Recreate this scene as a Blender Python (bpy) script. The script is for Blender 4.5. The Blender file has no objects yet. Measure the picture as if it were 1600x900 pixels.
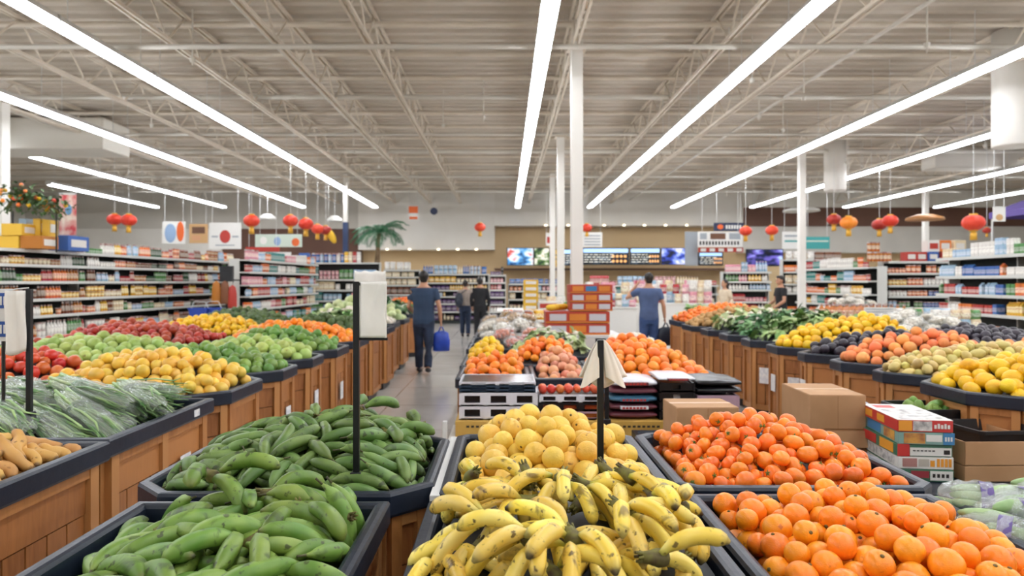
import bpy, math, random
import numpy as np
from mathutils import Vector, Matrix, Euler

random.seed(7)
RNG = np.random.default_rng(11)
sc = bpy.context.scene
col = sc.collection
PI = math.pi

# ------------------------------------------------------------------ camera, world, exposure
F, CX, CY, CAMZ = 1100.0, 790.0, 440.0, 1.58          # focal length and vanishing point in photo pixels, eye height
cam_data = bpy.data.cameras.new('camera')
cam = bpy.data.objects.new('camera', cam_data)
col.objects.link(cam)
cam.location = (0, 0, CAMZ)
cam.rotation_euler = (PI / 2, 0, 0)
cam_data.sensor_width = 36.0
cam_data.lens = 36.0 * F / 1600.0
cam_data.shift_x = (800 - CX) / 1600.0
cam_data.shift_y = (CY - 450) / 1600.0
cam_data.clip_start = 0.05
cam_data.clip_end = 200
cam_data.dof.use_dof = True
cam_data.dof.focus_distance = 2.35
cam_data.dof.aperture_fstop = 3.2
sc.camera = cam

world = bpy.data.worlds.new('world')
sc.world = world
world.use_nodes = True
world.node_tree.nodes['Background'].inputs[0].default_value = (0.95, 0.97, 1.0, 1)
world.node_tree.nodes['Background'].inputs[1].default_value = 0.35
sc.view_settings.view_transform = 'Standard'
sc.view_settings.look = 'None'
sc.view_settings.gamma = 1.0
sc.view_settings.use_curve_mapping = False
sc.view_settings.exposure = 0.48
LAMP = 17.0                                            # strip light emission strength
sc.cycles.use_denoising = True
sc.cycles.max_bounces = 7
sc.cycles.diffuse_bounces = 4
sc.cycles.glossy_bounces = 3
sc.cycles.transparent_max_bounces = 12
sc.cycles.caustics_reflective = False
sc.cycles.caustics_refractive = False
sc.cycles.sample_clamp_indirect = 6.0


def P(px, py, Z):
    """The point at depth Z seen at pixel (px, py) of the photograph."""
    return Vector(((px - CX) * Z / F, Z, CAMZ - (py - CY) * Z / F))


# ------------------------------------------------------------------ materials
def hexc(h):
    h = h.lstrip('#')
    r = []
    for i in (0, 2, 4):
        c = int(h[i:i + 2], 16) / 255
        r.append(c / 12.92 if c <= 0.04045 else ((c + 0.055) / 1.055) ** 2.4)
    return (r[0], r[1], r[2], 1.0)


MATS = {}


def newmat(name):
    m = bpy.data.materials.new(name)
    m.use_nodes = True
    nt = m.node_tree
    b = nt.nodes['Principled BSDF']
    MATS[name] = m
    return m, nt, b


def N(nt, t, **kw):
    n = nt.nodes.new(t)
    for k, v in kw.items():
        if k.startswith('i_'):
            key = k[2:]
            n.inputs[int(key) if key.isdigit() else key].default_value = v
        else:
            setattr(n, k, v)
    return n


def mixc(nt, fac, a, b):
    n = nt.nodes.new('ShaderNodeMix')
    n.data_type = 'RGBA'
    for sock, v in ((n.inputs[0], fac), (n.inputs[6], a), (n.inputs[7], b)):
        if isinstance(v, bpy.types.NodeSocket):
            nt.links.new(v, sock)
        else:
            sock.default_value = v
    return n.outputs[2]


def ramp(nt, src, stops):
    n = nt.nodes.new('ShaderNodeValToRGB')
    cr = n.color_ramp
    while len(cr.elements) < len(stops):
        cr.elements.new(0.5)
    for e, (p, c) in zip(cr.elements, stops):
        e.position = p
        e.color = c if len(c) == 4 else (*c, 1)
    nt.links.new(src, n.inputs[0])
    return n.outputs[0]


BW = lambda v: (v, v, v, 1)


def mat(name, c1, c2=None, scale=6.0, rough=0.5, metal=0.0, bump=0.0, bscale=40.0, jit=0.0, hjit=0.0,
        spot=None, spot_scale=30.0, spot_at=0.66, stretch=None, coat=0.0, sub=0.0, alpha=1.0):
    """Procedural surface: two colours mixed by noise, optional specks, bump and a per-object shade variation."""
    m, nt, b = newmat(name)
    L = nt.links
    tc = N(nt, 'ShaderNodeTexCoord')
    vec = tc.outputs['Object']
    info = N(nt, 'ShaderNodeObjectInfo')
    off = N(nt, 'ShaderNodeVectorMath', operation='ADD')
    sc3 = N(nt, 'ShaderNodeVectorMath', operation='SCALE')
    comb = N(nt, 'ShaderNodeCombineXYZ')
    L.new(info.outputs['Random'], comb.inputs[0])
    L.new(info.outputs['Random'], comb.inputs[2])
    L.new(comb.outputs[0], sc3.inputs[0])
    sc3.inputs[3].default_value = 37.0
    L.new(vec, off.inputs[0])
    L.new(sc3.outputs[0], off.inputs[1])
    vec = off.outputs[0]
    if stretch:
        mp = N(nt, 'ShaderNodeMapping')
        mp.inputs['Scale'].default_value = stretch
        L.new(vec, mp.inputs[0])
        vec = mp.outputs[0]
    colr = hexc(c1)
    if c2:
        nz = N(nt, 'ShaderNodeTexNoise', i_Scale=scale, i_Detail=3.0)
        L.new(vec, nz.inputs['Vector'])
        f = ramp(nt, nz.outputs['Fac'], [(0.35, BW(0)), (0.65, BW(1))])
        colr = mixc(nt, f, hexc(c1), hexc(c2))
    if spot:
        n2 = N(nt, 'ShaderNodeTexNoise', i_Scale=spot_scale, i_Detail=2.0)
        L.new(vec, n2.inputs['Vector'])
        f2 = ramp(nt, n2.outputs['Fac'], [(spot_at, BW(0)), (spot_at + 0.05, BW(1))])
        colr = mixc(nt, f2, colr, hexc(spot))
    if jit or hjit:
        hs = N(nt, 'ShaderNodeHueSaturation')
        mr = N(nt, 'ShaderNodeMapRange')
        mr.inputs[3].default_value, mr.inputs[4].default_value = 1 - jit, 1 + jit
        L.new(info.outputs['Random'], mr.inputs[0])
        L.new(mr.outputs[0], hs.inputs['Value'])
        if hjit:
            fr = N(nt, 'ShaderNodeMath', operation='MULTIPLY', i_1=7.31)
            L.new(info.outputs['Random'], fr.inputs[0])
            fr2 = N(nt, 'ShaderNodeMath', operation='FRACT')
            L.new(fr.outputs[0], fr2.inputs[0])
            mh = N(nt, 'ShaderNodeMapRange')
            mh.inputs[3].default_value, mh.inputs[4].default_value = 0.5 - hjit, 0.5 + hjit
            L.new(fr2.outputs[0], mh.inputs[0])
            L.new(mh.outputs[0], hs.inputs['Hue'])
        if isinstance(colr, bpy.types.NodeSocket):
            L.new(colr, hs.inputs['Color'])
        else:
            hs.inputs['Color'].default_value = colr
        colr = hs.outputs[0]
    if isinstance(colr, bpy.types.NodeSocket):
        L.new(colr, b.inputs['Base Color'])
    else:
        b.inputs['Base Color'].default_value = colr
    b.inputs['Roughness'].default_value = rough
    b.inputs['Metallic'].default_value = metal
    b.inputs['Coat Weight'].default_value = coat
    b.inputs['Coat Roughness'].default_value = 0.25
    b.inputs['Alpha'].default_value = alpha
    if sub:
        b.inputs['Subsurface Weight'].default_value = sub
        b.inputs['Subsurface Radius'].default_value = (0.02, 0.01, 0.005)
        b.inputs['Subsurface Scale'].default_value = 0.5
    if bump:
        n3 = N(nt, 'ShaderNodeTexNoise', i_Scale=bscale, i_Detail=2.0)
        L.new(vec, n3.inputs['Vector'])
        bp = N(nt, 'ShaderNodeBump', i_Strength=bump, i_Distance=0.01)
        L.new(n3.outputs['Fac'], bp.inputs['Height'])
        L.new(bp.outputs[0], b.inputs['Normal'])
    return m


def emat(name, c, s):
    m, nt, b = newmat(name)
    b.inputs['Base Color'].default_value = hexc(c)
    b.inputs['Emission Color'].default_value = hexc(c)
    b.inputs['Emission Strength'].default_value = s
    b.inputs['Roughness'].default_value = 0.4
    return m


def wood_mat(name, c1, c2, c3):
    m, nt, b = newmat(name)
    L = nt.links
    tc = N(nt, 'ShaderNodeTexCoord')
    geo = N(nt, 'ShaderNodeNewGeometry')
    comb = N(nt, 'ShaderNodeCombineXYZ')
    mul = N(nt, 'ShaderNodeMath', operation='MULTIPLY', i_1=23.0)
    L.new(geo.outputs['Random Per Island'], mul.inputs[0])
    for k in range(3):
        L.new(mul.outputs[0], comb.inputs[k])
    add = N(nt, 'ShaderNodeVectorMath', operation='ADD')
    L.new(tc.outputs['Object'], add.inputs[0])
    L.new(comb.outputs[0], add.inputs[1])
    mp = N(nt, 'ShaderNodeMapping')
    mp.inputs['Scale'].default_value = (8, 8, 1.6)
    L.new(add.outputs[0], mp.inputs[0])
    nz = N(nt, 'ShaderNodeTexNoise', i_Scale=3.0, i_Detail=5.0, i_Distortion=1.2)
    L.new(mp.outputs[0], nz.inputs['Vector'])
    f = ramp(nt, nz.outputs['Fac'], [(0.3, BW(0)), (0.7, BW(1))])
    c = mixc(nt, f, hexc(c1), hexc(c2))
    f2 = ramp(nt, geo.outputs['Random Per Island'], [(0.0, BW(0)), (1.0, BW(0.9))])
    c = mixc(nt, f2, c, hexc(c3))
    L.new(c, b.inputs['Base Color'])
    b.inputs['Roughness'].default_value = 0.45
    bp = N(nt, 'ShaderNodeBump', i_Strength=0.15, i_Distance=0.004)
    L.new(nz.outputs['Fac'], bp.inputs['Height'])
    L.new(bp.outputs[0], b.inputs['Normal'])
    return m


def along_mat(name, stops, spot, rough=0.45, spot_scale=45.0, spot_at=0.64, jit=0.12, blotch=None, patch=None):
    """Fruit whose colour changes from stalk to tip (the skin's own colour), with dark specks and scuffs."""
    m, nt, b = newmat(name)
    L = nt.links
    at = N(nt, 'ShaderNodeAttribute', attribute_name='along')
    c = ramp(nt, at.outputs['Fac'], [(p, hexc(h)) for p, h in stops])
    tc = N(nt, 'ShaderNodeTexCoord')
    info = N(nt, 'ShaderNodeObjectInfo')
    mul = N(nt, 'ShaderNodeMath', operation='MULTIPLY', i_1=50.0)
    L.new(info.outputs['Random'], mul.inputs[0])
    comb = N(nt, 'ShaderNodeCombineXYZ')
    for k in range(3):
        L.new(mul.outputs[0], comb.inputs[k])
    add = N(nt, 'ShaderNodeVectorMath', operation='ADD')
    L.new(tc.outputs['Object'], add.inputs[0])
    L.new(comb.outputs[0], add.inputs[1])
    if patch:
        n0 = N(nt, 'ShaderNodeTexNoise', i_Scale=9.0, i_Detail=2.0)
        L.new(add.outputs[0], n0.inputs['Vector'])
        f = ramp(nt, n0.outputs['Fac'], [(0.42, BW(0)), (0.68, BW(0.8))])
        c = mixc(nt, f, c, hexc(patch))
    n1 = N(nt, 'ShaderNodeTexNoise', i_Scale=spot_scale, i_Detail=3.0)
    L.new(add.outputs[0], n1.inputs['Vector'])
    f = ramp(nt, n1.outputs['Fac'], [(spot_at, BW(0)), (spot_at + 0.06, BW(0.85))])
    c = mixc(nt, f, c, hexc(spot))
    if blotch:
        n2 = N(nt, 'ShaderNodeTexNoise', i_Scale=11.0, i_Detail=4.0, i_Distortion=1.5)
        L.new(add.outputs[0], n2.inputs['Vector'])
        f = ramp(nt, n2.outputs['Fac'], [(0.585, BW(0)), (0.69, BW(0.75))])
        c = mixc(nt, f, c, hexc(blotch))
    hs = N(nt, 'ShaderNodeHueSaturation')
    mr = N(nt, 'ShaderNodeMapRange')
    mr.inputs[3].default_value, mr.inputs[4].default_value = 1 - jit, 1 + jit
    L.new(info.outputs['Random'], mr.inputs[0])
    L.new(mr.outputs[0], hs.inputs['Value'])
    mr2 = N(nt, 'ShaderNodeMapRange')
    mr2.inputs[3].default_value, mr2.inputs[4].default_value = 0.492, 0.515
    L.new(info.outputs['Random'], mr2.inputs[0])
    L.new(mr2.outputs[0], hs.inputs['Hue'])
    L.new(c, hs.inputs['Color'])
    L.new(hs.outputs[0], b.inputs['Base Color'])
    b.inputs['Roughness'].default_value = rough
    return m


def package_mat(name, rough=0.4):
    """Printed packaging: the object's own colour, a paler label band with blotches of print."""
    m, nt, b = newmat(name)
    L = nt.links
    info = N(nt, 'ShaderNodeObjectInfo')
    tc = N(nt, 'ShaderNodeTexCoord')
    sep = N(nt, 'ShaderNodeSeparateXYZ')
    L.new(tc.outputs['Generated'], sep.inputs[0])
    band = ramp(nt, sep.outputs[2], [(0.0, BW(0)), (0.24, BW(0)), (0.26, BW(1)), (0.66, BW(1)), (0.68, BW(0)), (1.0, BW(0))])
    hs = N(nt, 'ShaderNodeHueSaturation', i_Saturation=0.7, i_Value=1.3, i_Hue=0.53)
    L.new(info.outputs['Color'], hs.inputs['Color'])
    lab = mixc(nt, 0.33, hs.outputs[0], (0.8, 0.76, 0.68, 1))
    c = mixc(nt, band, info.outputs['Color'], lab)
    vo = N(nt, 'ShaderNodeTexNoise', i_Scale=5.0, i_Detail=2.0)
    L.new(tc.outputs['Generated'], vo.inputs['Vector'])
    f = ramp(nt, vo.outputs['Fac'], [(0.56, BW(0)), (0.6, BW(0.7))])
    hs2 = N(nt, 'ShaderNodeHueSaturation', i_Saturation=1.1, i_Value=0.7, i_Hue=0.42)
    L.new(info.outputs['Color'], hs2.inputs['Color'])
    c = mixc(nt, f, c, hs2.outputs[0])
    L.new(c, b.inputs['Base Color'])
    b.inputs['Roughness'].default_value = rough
    return m


# ------------------------------------------------------------------ mesh building
CH = {}          # children of each object by name


class MB:
    def __init__(s):
        s.v, s.f, s.a, s.mi = [], [], [], []
        s.cur = 0

    def add(s, vs, fs, along=None):
        o = len(s.v)
        s.v.extend([tuple(x) for x in vs])
        s.f.extend([tuple(i + o for i in q) for q in fs])
        s.a.extend(along if along is not None else [0.5] * len(vs))
        s.mi.extend([s.cur] * len(fs))
        return s

    def box(s, c, d, rot=None):
        x, y, z = d[0] / 2, d[1] / 2, d[2] / 2
        vs = [Vector(p) for p in ((-x, -y, -z), (x, -y, -z), (x, y, -z), (-x, y, -z), (-x, -y, z), (x, -y, z), (x, y, z), (-x, y, z))]
        if rot is not None:
            vs = [rot @ p for p in vs]
        c = Vector(c)
        return s.add([p + c for p in vs], [(0, 3, 2, 1), (4, 5, 6, 7), (0, 1, 5, 4), (1, 2, 6, 5), (2, 3, 7, 6), (3, 0, 4, 7)])

    def bx(s, x0, x1, y0, y1, z0, z1):
        return s.box(((x0 + x1) / 2, (y0 + y1) / 2, (z0 + z1) / 2), (x1 - x0, y1 - y0, z1 - z0))

    def tube(s, path, rad, n=8, squash=1.0, up=(0, 0, 1), ph=0.0, wob=None):
        path = [Vector(p) for p in path]
        m = len(path)
        if not hasattr(rad, '__len__'):
            rad = [rad] * m
        vs, al = [], []
        ref = Vector(up)
        for i, p in enumerate(path):
            t = (path[min(i + 1, m - 1)] - path[max(i - 1, 0)])
            t = t.normalized() if t.length > 1e-9 else Vector((0, 0, 1))
            r = ref if abs(t.dot(ref)) < 0.95 else Vector((1, 0, 0)) if abs(t.x) < 0.9 else Vector((0, 1, 0))
            u = t.cross(r).normalized()
            w = u.cross(t).normalized()
            for k in range(n):
                a = 2 * PI * k / n + ph
                q = rad[i] * (1 + (wob * math.cos(5 * a) if wob else 0))
                vs.append(p + u * (math.cos(a) * q) + w * (math.sin(a) * q * squash))
                al.append(i / (m - 1))
        fs = [(i * n + k, i * n + (k + 1) % n, (i + 1) * n + (k + 1) % n, (i + 1) * n + k) for i in range(m - 1) for k in range(n)]
        fs.append(tuple(range(n - 1, -1, -1)))
        fs.append(tuple((m - 1) * n + k for k in range(n)))
        return s.add(vs, fs, al)

    def lathe(s, prof, n=16, c=(0, 0, 0), rib=0.0, ribn=12, M3=None):
        vs, al = [], []
        m = len(prof)
        c = Vector(c)
        for i, (r, z) in enumerate(prof):
            for k in range(n):
                a = 2 * PI * k / n
                q = r * (1 + rib * math.cos(ribn * a))
                p = Vector((q * math.cos(a), q * math.sin(a), z))
                vs.append((M3 @ p if M3 is not None else p) + c)
                al.append(i / max(1, m - 1))
        fs = [(i * n + k, i * n + (k + 1) % n, (i + 1) * n + (k + 1) % n, (i + 1) * n + k) for i in range(m - 1) for k in range(n)]
        if prof[0][0] > 1e-6:
            fs.append(tuple(range(n - 1, -1, -1)))
        if prof[-1][0] > 1e-6:
            fs.append(tuple((m - 1) * n + k for k in range(n)))
        return s.add(vs, fs, al)

    def ell(s, c, r, n=12, m=8, rot=None):
        prof = [(math.sin(PI * i / m), -math.cos(PI * i / m)) for i in range(m + 1)]
        prof[0] = (1e-4, -1)
        prof[-1] = (1e-4, 1)
        S = Matrix.Diagonal(Vector(r))
        return s.lathe(prof, n, c, M3=(rot @ S if rot is not None else S))

    def prism(s, poly, z0, z1):
        n = len(poly)
        vs = [(x, y, z0) for x, y in poly] + [(x, y, z1) for x, y in poly]
        fs = [(k, (k + 1) % n, n + (k + 1) % n, n + k) for k in range(n)]
        fs += [tuple(range(n - 1, -1, -1)), tuple(range(n, 2 * n))]
        return s.add(vs, fs)

    def loops(s, loops, close_first=False, close_last=False):
        n = len(loops[0])
        vs = [p for l in loops for p in l]
        fs = [(i * n + k, i * n + (k + 1) % n, (i + 1) * n + (k + 1) % n, (i + 1) * n + k) for i in range(len(loops) - 1) for k in range(n)]
        if close_first:
            fs.append(tuple(range(n - 1, -1, -1)))
        if close_last:
            fs.append(tuple((len(loops) - 1) * n + k for k in range(n)))
        return s.add(vs, fs)

    def grid(s, fn, nu, nv, double=False):
        vs = [fn(i / nu, j / nv) for i in range(nu + 1) for j in range(nv + 1)]
        fs = [(i * (nv + 1) + j, (i + 1) * (nv + 1) + j, (i + 1) * (nv + 1) + j + 1, i * (nv + 1) + j + 1) for i in range(nu) for j in range(nv)]
        al = [j / nv for i in range(nu + 1) for j in range(nv + 1)]
        return s.add(vs, fs, al)

    def mesh(s, name, mats, smooth=False):
        me = bpy.data.meshes.new(name)
        me.from_pydata(s.v, [], s.f)
        for m in (mats if isinstance(mats, (list, tuple)) else [mats]):
            me.materials.append(MATS[m] if isinstance(m, str) else m)
        if any(s.mi):
            me.polygons.foreach_set('material_index', s.mi)
        at = me.attributes.new('along', 'FLOAT', 'POINT')
        at.data.foreach_set('value', s.a)
        if smooth:
            me.polygons.foreach_set('use_smooth', [True] * len(s.f))
        me.update()
        return me

    def build(s, name, mats, parent=None, smooth=False, bevel=0.0, loc=None):
        o = bpy.data.objects.new(name, s.mesh(name, mats, smooth))
        col.objects.link(o)
        if parent is not None:
            o.parent = parent
            CH.setdefault(parent.name, []).append(o)
        if loc is not None:
            o.location = loc
        if bevel:
            bv = o.modifiers.new('bevel', 'BEVEL')
            bv.width = bevel
            bv.segments = 2
            bv.limit_method = 'ANGLE'
        return o


def empty(name, loc=(0, 0, 0), rz=0.0):
    o = bpy.data.objects.new(name, None)
    o.empty_display_size = 0.1
    col.objects.link(o)
    o.location = loc
    o.rotation_euler = (0, 0, rz)
    return o


def tag(o, label, cat, group=None):
    o['label'] = label
    o['category'] = cat
    if group:
        o['group'] = group
    return o


def struct(o, label=None):
    o['kind'] = 'structure'
    if label:
        o['label'] = label
    return o


def dup(o, parent=None):
    c = o.copy()
    col.objects.link(c)
    if parent is not None:
        c.parent = parent
        CH.setdefault(parent.name, []).append(c)
    for ch in CH.get(o.name, []):
        dup(ch, c)
    return c


class Kit:
    """Variants of one kind of thing: the first placement of a variant is the original, later ones are copies."""
    def __init__(s, protos):
        s.p = protos
        s.used = [False] * len(protos)

    def place(s, M4, i=None, label=None, cat=None, group=None, color=None):
        if i is None:
            i = random.randrange(len(s.p))
        if s.used[i]:
            o = dup(s.p[i])
        else:
            o = s.p[i]
            s.used[i] = True
        o.matrix_basis = M4
        if label:
            tag(o, label, cat, group)
        if color is not None:
            o.color = color
        return o

    def finish(s):
        for o, u in zip(s.p, s.used):
            if not u:
                kill(o)


def kill(o):
    for ch in CH.get(o.name, []):
        kill(ch)
    bpy.data.objects.remove(o)


KITS = []


def kit(protos):
    k = Kit(protos)
    KITS.append(k)
    return k


def rectc(x0, x1, y0, y1, c=0.0):
    if c <= 0:
        return [(x0, y0), (x1, y0), (x1, y1), (x0, y1)]
    return [(x0 + c, y0), (x1 - c, y0), (x1, y0 + c), (x1, y1 - c), (x1 - c, y1), (x0 + c, y1), (x0, y1 - c), (x0, y0 + c)]


def inset(poly, d):
    n = len(poly)
    out = []
    for i in range(n):
        p0, p1, p2 = Vector(poly[i - 1]), Vector(poly[i]), Vector(poly[(i + 1) % n])
        e1, e2 = (p1 - p0).normalized(), (p2 - p1).normalized()
        n1, n2 = Vector((-e1.y, e1.x)), Vector((-e2.y, e2.x))
        b = n1 + n2
        b = b / max(1e-6, b.dot(n1))
        out.append(tuple(p1 + b * d))
    return out


def inpoly(poly, x, y):
    n = len(poly)
    for i in range(n):
        (ax, ay), (bx_, by) = poly[i], poly[(i + 1) % n]
        if (bx_ - ax) * (y - ay) - (by - ay) * (x - ax) < 0:
            return False
    return True


def TRS(loc, rot=None, s=None):
    M4 = Matrix.Translation(Vector(loc))
    if rot is not None:
        M4 = M4 @ rot.to_4x4()
    if s is not None:
        M4 = M4 @ Matrix.Diagonal(Vector((*s, 1))) if hasattr(s, '__len__') else M4 @ Matrix.Scale(s, 4)
    return M4


def randrot():
    q = RNG.normal(size=4)
    q /= np.linalg.norm(q)
    from mathutils import Quaternion
    return Quaternion(q).to_matrix()

# ------------------------------------------------------------------ shared materials
mat('white paint', '#e6e2da', rough=0.5)
mat('wall white', '#e4e0d8', '#dcd7cd', scale=0.6, rough=0.7)
mat('wall tan', '#dcc094', '#d2b487', scale=0.5, rough=0.7)
mat('wall brown', '#6b4a3a', '#5e4033', scale=0.5, rough=0.7)
mat('wall grey', '#cbc6bc', '#c0bbb1', scale=0.5, rough=0.7)
mat('deck', '#d3c9bb', '#c7bdae', scale=0.7, rough=0.6)
mat('steel beige', '#e2d7c6', '#d6cab8', scale=2.0, rough=0.5)
mat('duct', '#d8d3c8', rough=0.5)
mat('lamp housing', '#d9d9d6', rough=0.35)
mat('navy plastic', '#161e2b', '#1d2635', scale=5, rough=0.38, bump=0.1, bscale=25)
mat('black plastic', '#17181b', '#202226', scale=5, rough=0.4)
mat('liner black', '#101216', '#191b20', scale=9, rough=0.6)
mat('black steel', '#101114', rough=0.4)
mat('paper', '#f6f3ec', '#efebe2', scale=9, rough=0.7, bump=0.08, bscale=9)
mat('tag paper', '#e8e6e2', '#c9cbd0', scale=30, rough=0.6)
mat('shelf white', '#cfcfc9', rough=0.4)
mat('shelf dark', '#2c302e', '#232a27', scale=3, rough=0.6)
mat('cardboard', '#b98f66', '#ad835a', scale=4, rough=0.75)
mat('cardboard dark', '#97693f', '#8a5e37', scale=4, rough=0.75)
mat('cardboard yellow', '#cda452', '#c0963f', scale=4, rough=0.7)
mat('tape', '#c79a6a', rough=0.3)
mat('ink', '#2a2420', rough=0.6)
wood_mat('wood', '#a36a3a', '#7f4c26', '#b87c46')
wood_mat('wood frame', '#ad7340', '#8f592b', '#be8750')
mat('wood gap', '#2e1a0e', rough=0.7)
package_mat('package')
package_mat('package gloss', 0.25)
mat('lid', '#c8c4bc', '#8a2f25', scale=2.0, rough=0.35, jit=0.2)


def plastic_film(name, c, haze):
    m, nt, b = newmat(name)
    L = nt.links
    tr = N(nt, 'ShaderNodeBsdfTransparent', i_0=(0.97, 0.98, 0.97, 1))
    gl = N(nt, 'ShaderNodeBsdfGlossy', i_Roughness=0.12)
    df = N(nt, 'ShaderNodeBsdfDiffuse', i_0=hexc(c))
    fr = N(nt, 'ShaderNodeLayerWeight', i_Blend=0.12)
    frm = N(nt, 'ShaderNodeMath', operation='MULTIPLY_ADD', i_1=0.5, i_2=0.05)
    bp = N(nt, 'ShaderNodeBump', i_Strength=0.9, i_Distance=0.02)
    nz = N(nt, 'ShaderNodeTexNoise', i_Scale=22.0, i_Detail=3.0, i_Distortion=1.0)
    tc = N(nt, 'ShaderNodeTexCoord')
    L.new(tc.outputs['Object'], nz.inputs['Vector'])
    L.new(nz.outputs['Fac'], bp.inputs['Height'])
    L.new(bp.outputs[0], gl.inputs['Normal'])
    L.new(bp.outputs[0], fr.inputs['Normal'])
    m1 = N(nt, 'ShaderNodeMixShader', i_0=haze)
    L.new(tr.outputs[0], m1.inputs[1])
    L.new(df.outputs[0], m1.inputs[2])
    m2 = N(nt, 'ShaderNodeMixShader')
    L.new(fr.outputs[1], frm.inputs[0])
    L.new(frm.outputs[0], m2.inputs[0])
    L.new(m1.outputs[0], m2.inputs[1])
    L.new(gl.outputs[0], m2.inputs[2])
    L.new(m2.outputs[0], nt.nodes['Material Output'].inputs[0])
    return m


plastic_film('plastic film', '#e8efe8', 0.2)
plastic_film('net film', '#f2eee8', 0.2)

# floor: polished concrete
m, nt, b = newmat('concrete')
tc = N(nt, 'ShaderNodeTexCoord')
nz = N(nt, 'ShaderNodeTexNoise', i_Scale=0.8, i_Detail=6.0, i_Roughness=0.65)
nt.links.new(tc.outputs['Object'], nz.inputs['Vector'])
f = ramp(nt, nz.outputs['Fac'], [(0.3, BW(0)), (0.7, BW(1))])
c = mixc(nt, f, hexc('#b4b0aa'), hexc('#c9c5bf'))
br = N(nt, 'ShaderNodeTexBrick', i_Scale=1.0)
br.offset = 0
br.inputs['Brick Width'].default_value = 1.5
br.inputs['Row Height'].default_value = 1.5
br.inputs['Mortar Size'].default_value = 0.006
nt.links.new(tc.outputs['Object'], br.inputs['Vector'])
c = mixc(nt, br.outputs['Fac'], c, hexc('#7d7973'))
nt.links.new(c, b.inputs['Base Color'])
b.inputs['Roughness'].default_value = 0.17
emat('lamp glow', '#f4f8ff', LAMP)
emat('spot glow', '#fff0d0', 3.0)

# ------------------------------------------------------------------ the building
XL, XR, YB, YF = -22.0, 24.0, 33.0, -9.0
DECK, CHORD = 5.75, 5.15
struct(MB().bx(XL, XR, YF, YB, -0.1, 0).build('floor', 'concrete'))

mb = MB()                                             # corrugated roof deck, flutes run across the store
ys = np.arange(YF, YB + 0.2, 0.32)
prof = []
for y in ys:
    prof += [(y, DECK), (y + 0.13, DECK), (y + 0.17, DECK + 0.085), (y + 0.28, DECK + 0.085)]
vs = [(XL, y, z) for y, z in prof] + [(XR, y, z) for y, z in prof]
n = len(prof)
mb.add(vs, [(i, i + 1, n + i + 1, n + i) for i in range(n - 1)])
struct(mb.build('ceiling', 'deck'))
struct(MB().bx(XL - 0.2, XL, YF, YB, 0, DECK).build('wall_left', 'wall grey'))
struct(MB().bx(XR, XR + 0.2, YF, YB, 0, DECK).build('wall_right', 'wall grey'))
struct(MB().bx(XL, XR, YB, YB + 0.2, 0, DECK).build('wall_back', 'wall tan'))
struct(MB().bx(XL, XR, YF - 0.2, YF, 0, DECK).build('wall_front', 'wall white'))
struct(MB().bx(-6.7, -0.5, YB - 1.0, YB, 3.03, DECK).build('trim_1', 'wall white'), 'white bulkhead wall above the tan back wall')
struct(MB().bx(-0.5, 10.8, YB - 1.0, YB, 4.12, DECK).build('trim_2', 'wall white'), 'white bulkhead band above the menu screens')
struct(MB().bx(10.8, XR, YB - 1.0, YB, 4.1, 4.95).build('trim_3', 'wall brown'), 'dark brown fascia band on the right of the back wall')
struct(MB().bx(10.8, XR, YB - 0.9, YB, 2.9, 4.1).build('trim_4', 'wall grey'), 'pale wall band below the brown fascia')
struct(MB().bx(10.8, XR, YB - 1.1, YB, 4.95, DECK).build('trim_5', 'duct'), 'pale soffit above the brown fascia')
struct(MB().bx(XL, -6.7, YB - 0.8, YB, 4.0, DECK).build('trim_6', 'wall grey'), 'grey upper wall at the left of the back wall')
struct(MB().bx(-13.0, -6.7, YB - 0.7, YB, 2.2, 4.0).build('trim_7', 'wall brown'), 'brown alcove wall at the left of the back wall')
struct(MB().bx(XL, -13.0, YB - 0.75, YB, 0, 4.0).build('trim_8', 'wall white'), 'white wall panel at the far left of the back wall')

for X in (-13.5, -10.2, -7.6, -5.0, -3.4, -2.05, 1.05, 3.3, 4.75, 8.2, 11.4, 15.0):                                # bar joists running away from the camera
    mb = MB()
    for dx in (-0.04, 0.04):
        mb.box((X + dx, (YF + YB) / 2, CHORD), (0.035, YB - YF, 0.05))
        mb.box((X + dx, (YF + YB) / 2, DECK - 0.06), (0.035, YB - YF, 0.05))
    y = YF + 0.2
    up = True
    while y < YB - 0.7:
        z0, z1 = (CHORD, DECK - 0.06) if up else (DECK - 0.06, CHORD)
        mb.tube([(X, y, z0), (X, y + 0.6, z1)], 0.018, 5)
        y += 0.6
        up = not up
    struct(mb.build('ceiling_joist', 'steel beige'), 'beige open web roof joist running to the back wall')
for k in range(25):                                   # purlin tubes across
    y = -3.5 + 1.45 * k
    struct(MB().tube([(XL, y, 5.6), (XR, y, 5.6)], 0.045, 8).build('ceiling_beam', 'steel beige', smooth=True), 'beige tube crossing the store under the roof deck')
for y, z, r in ((7.6, 5.3, 0.035), (10.4, 5.05, 0.04), (14.2, 5.3, 0.05), (17.3, 5.2, 0.035), (20.2, 5.32, 0.06), (24.6, 5.25, 0.05), (28.2, 5.2, 0.05)):
    struct(MB().tube([(XL, y, z), (XR, y, z)], r, 8).build('ceiling_pipe', 'duct', smooth=True), 'pale pipe crossing the store under the joists')
for x, z in ((-3.6, 5.28), (5.6, 5.28), (-10.5, 5.2), (12.2, 5.25)):
    struct(MB().tube([(x, YF, z), (x, YB - 1.2, z)], 0.03, 6).build('ceiling_pipe', 'duct', smooth=True), 'thin pipe running to the back wall under the deck')
struct(MB().bx(-16.5, -9.6, 16.8, 18.0, 4.75, 5.5).build('ceiling_duct', 'duct', bevel=0.03), 'boxy white air duct high on the left')
struct(MB().bx(12.5, 20, 20.5, 21.2, 4.9, 5.4).build('ceiling_duct', 'duct', bevel=0.03), 'boxy white air duct high on the right')
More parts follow.
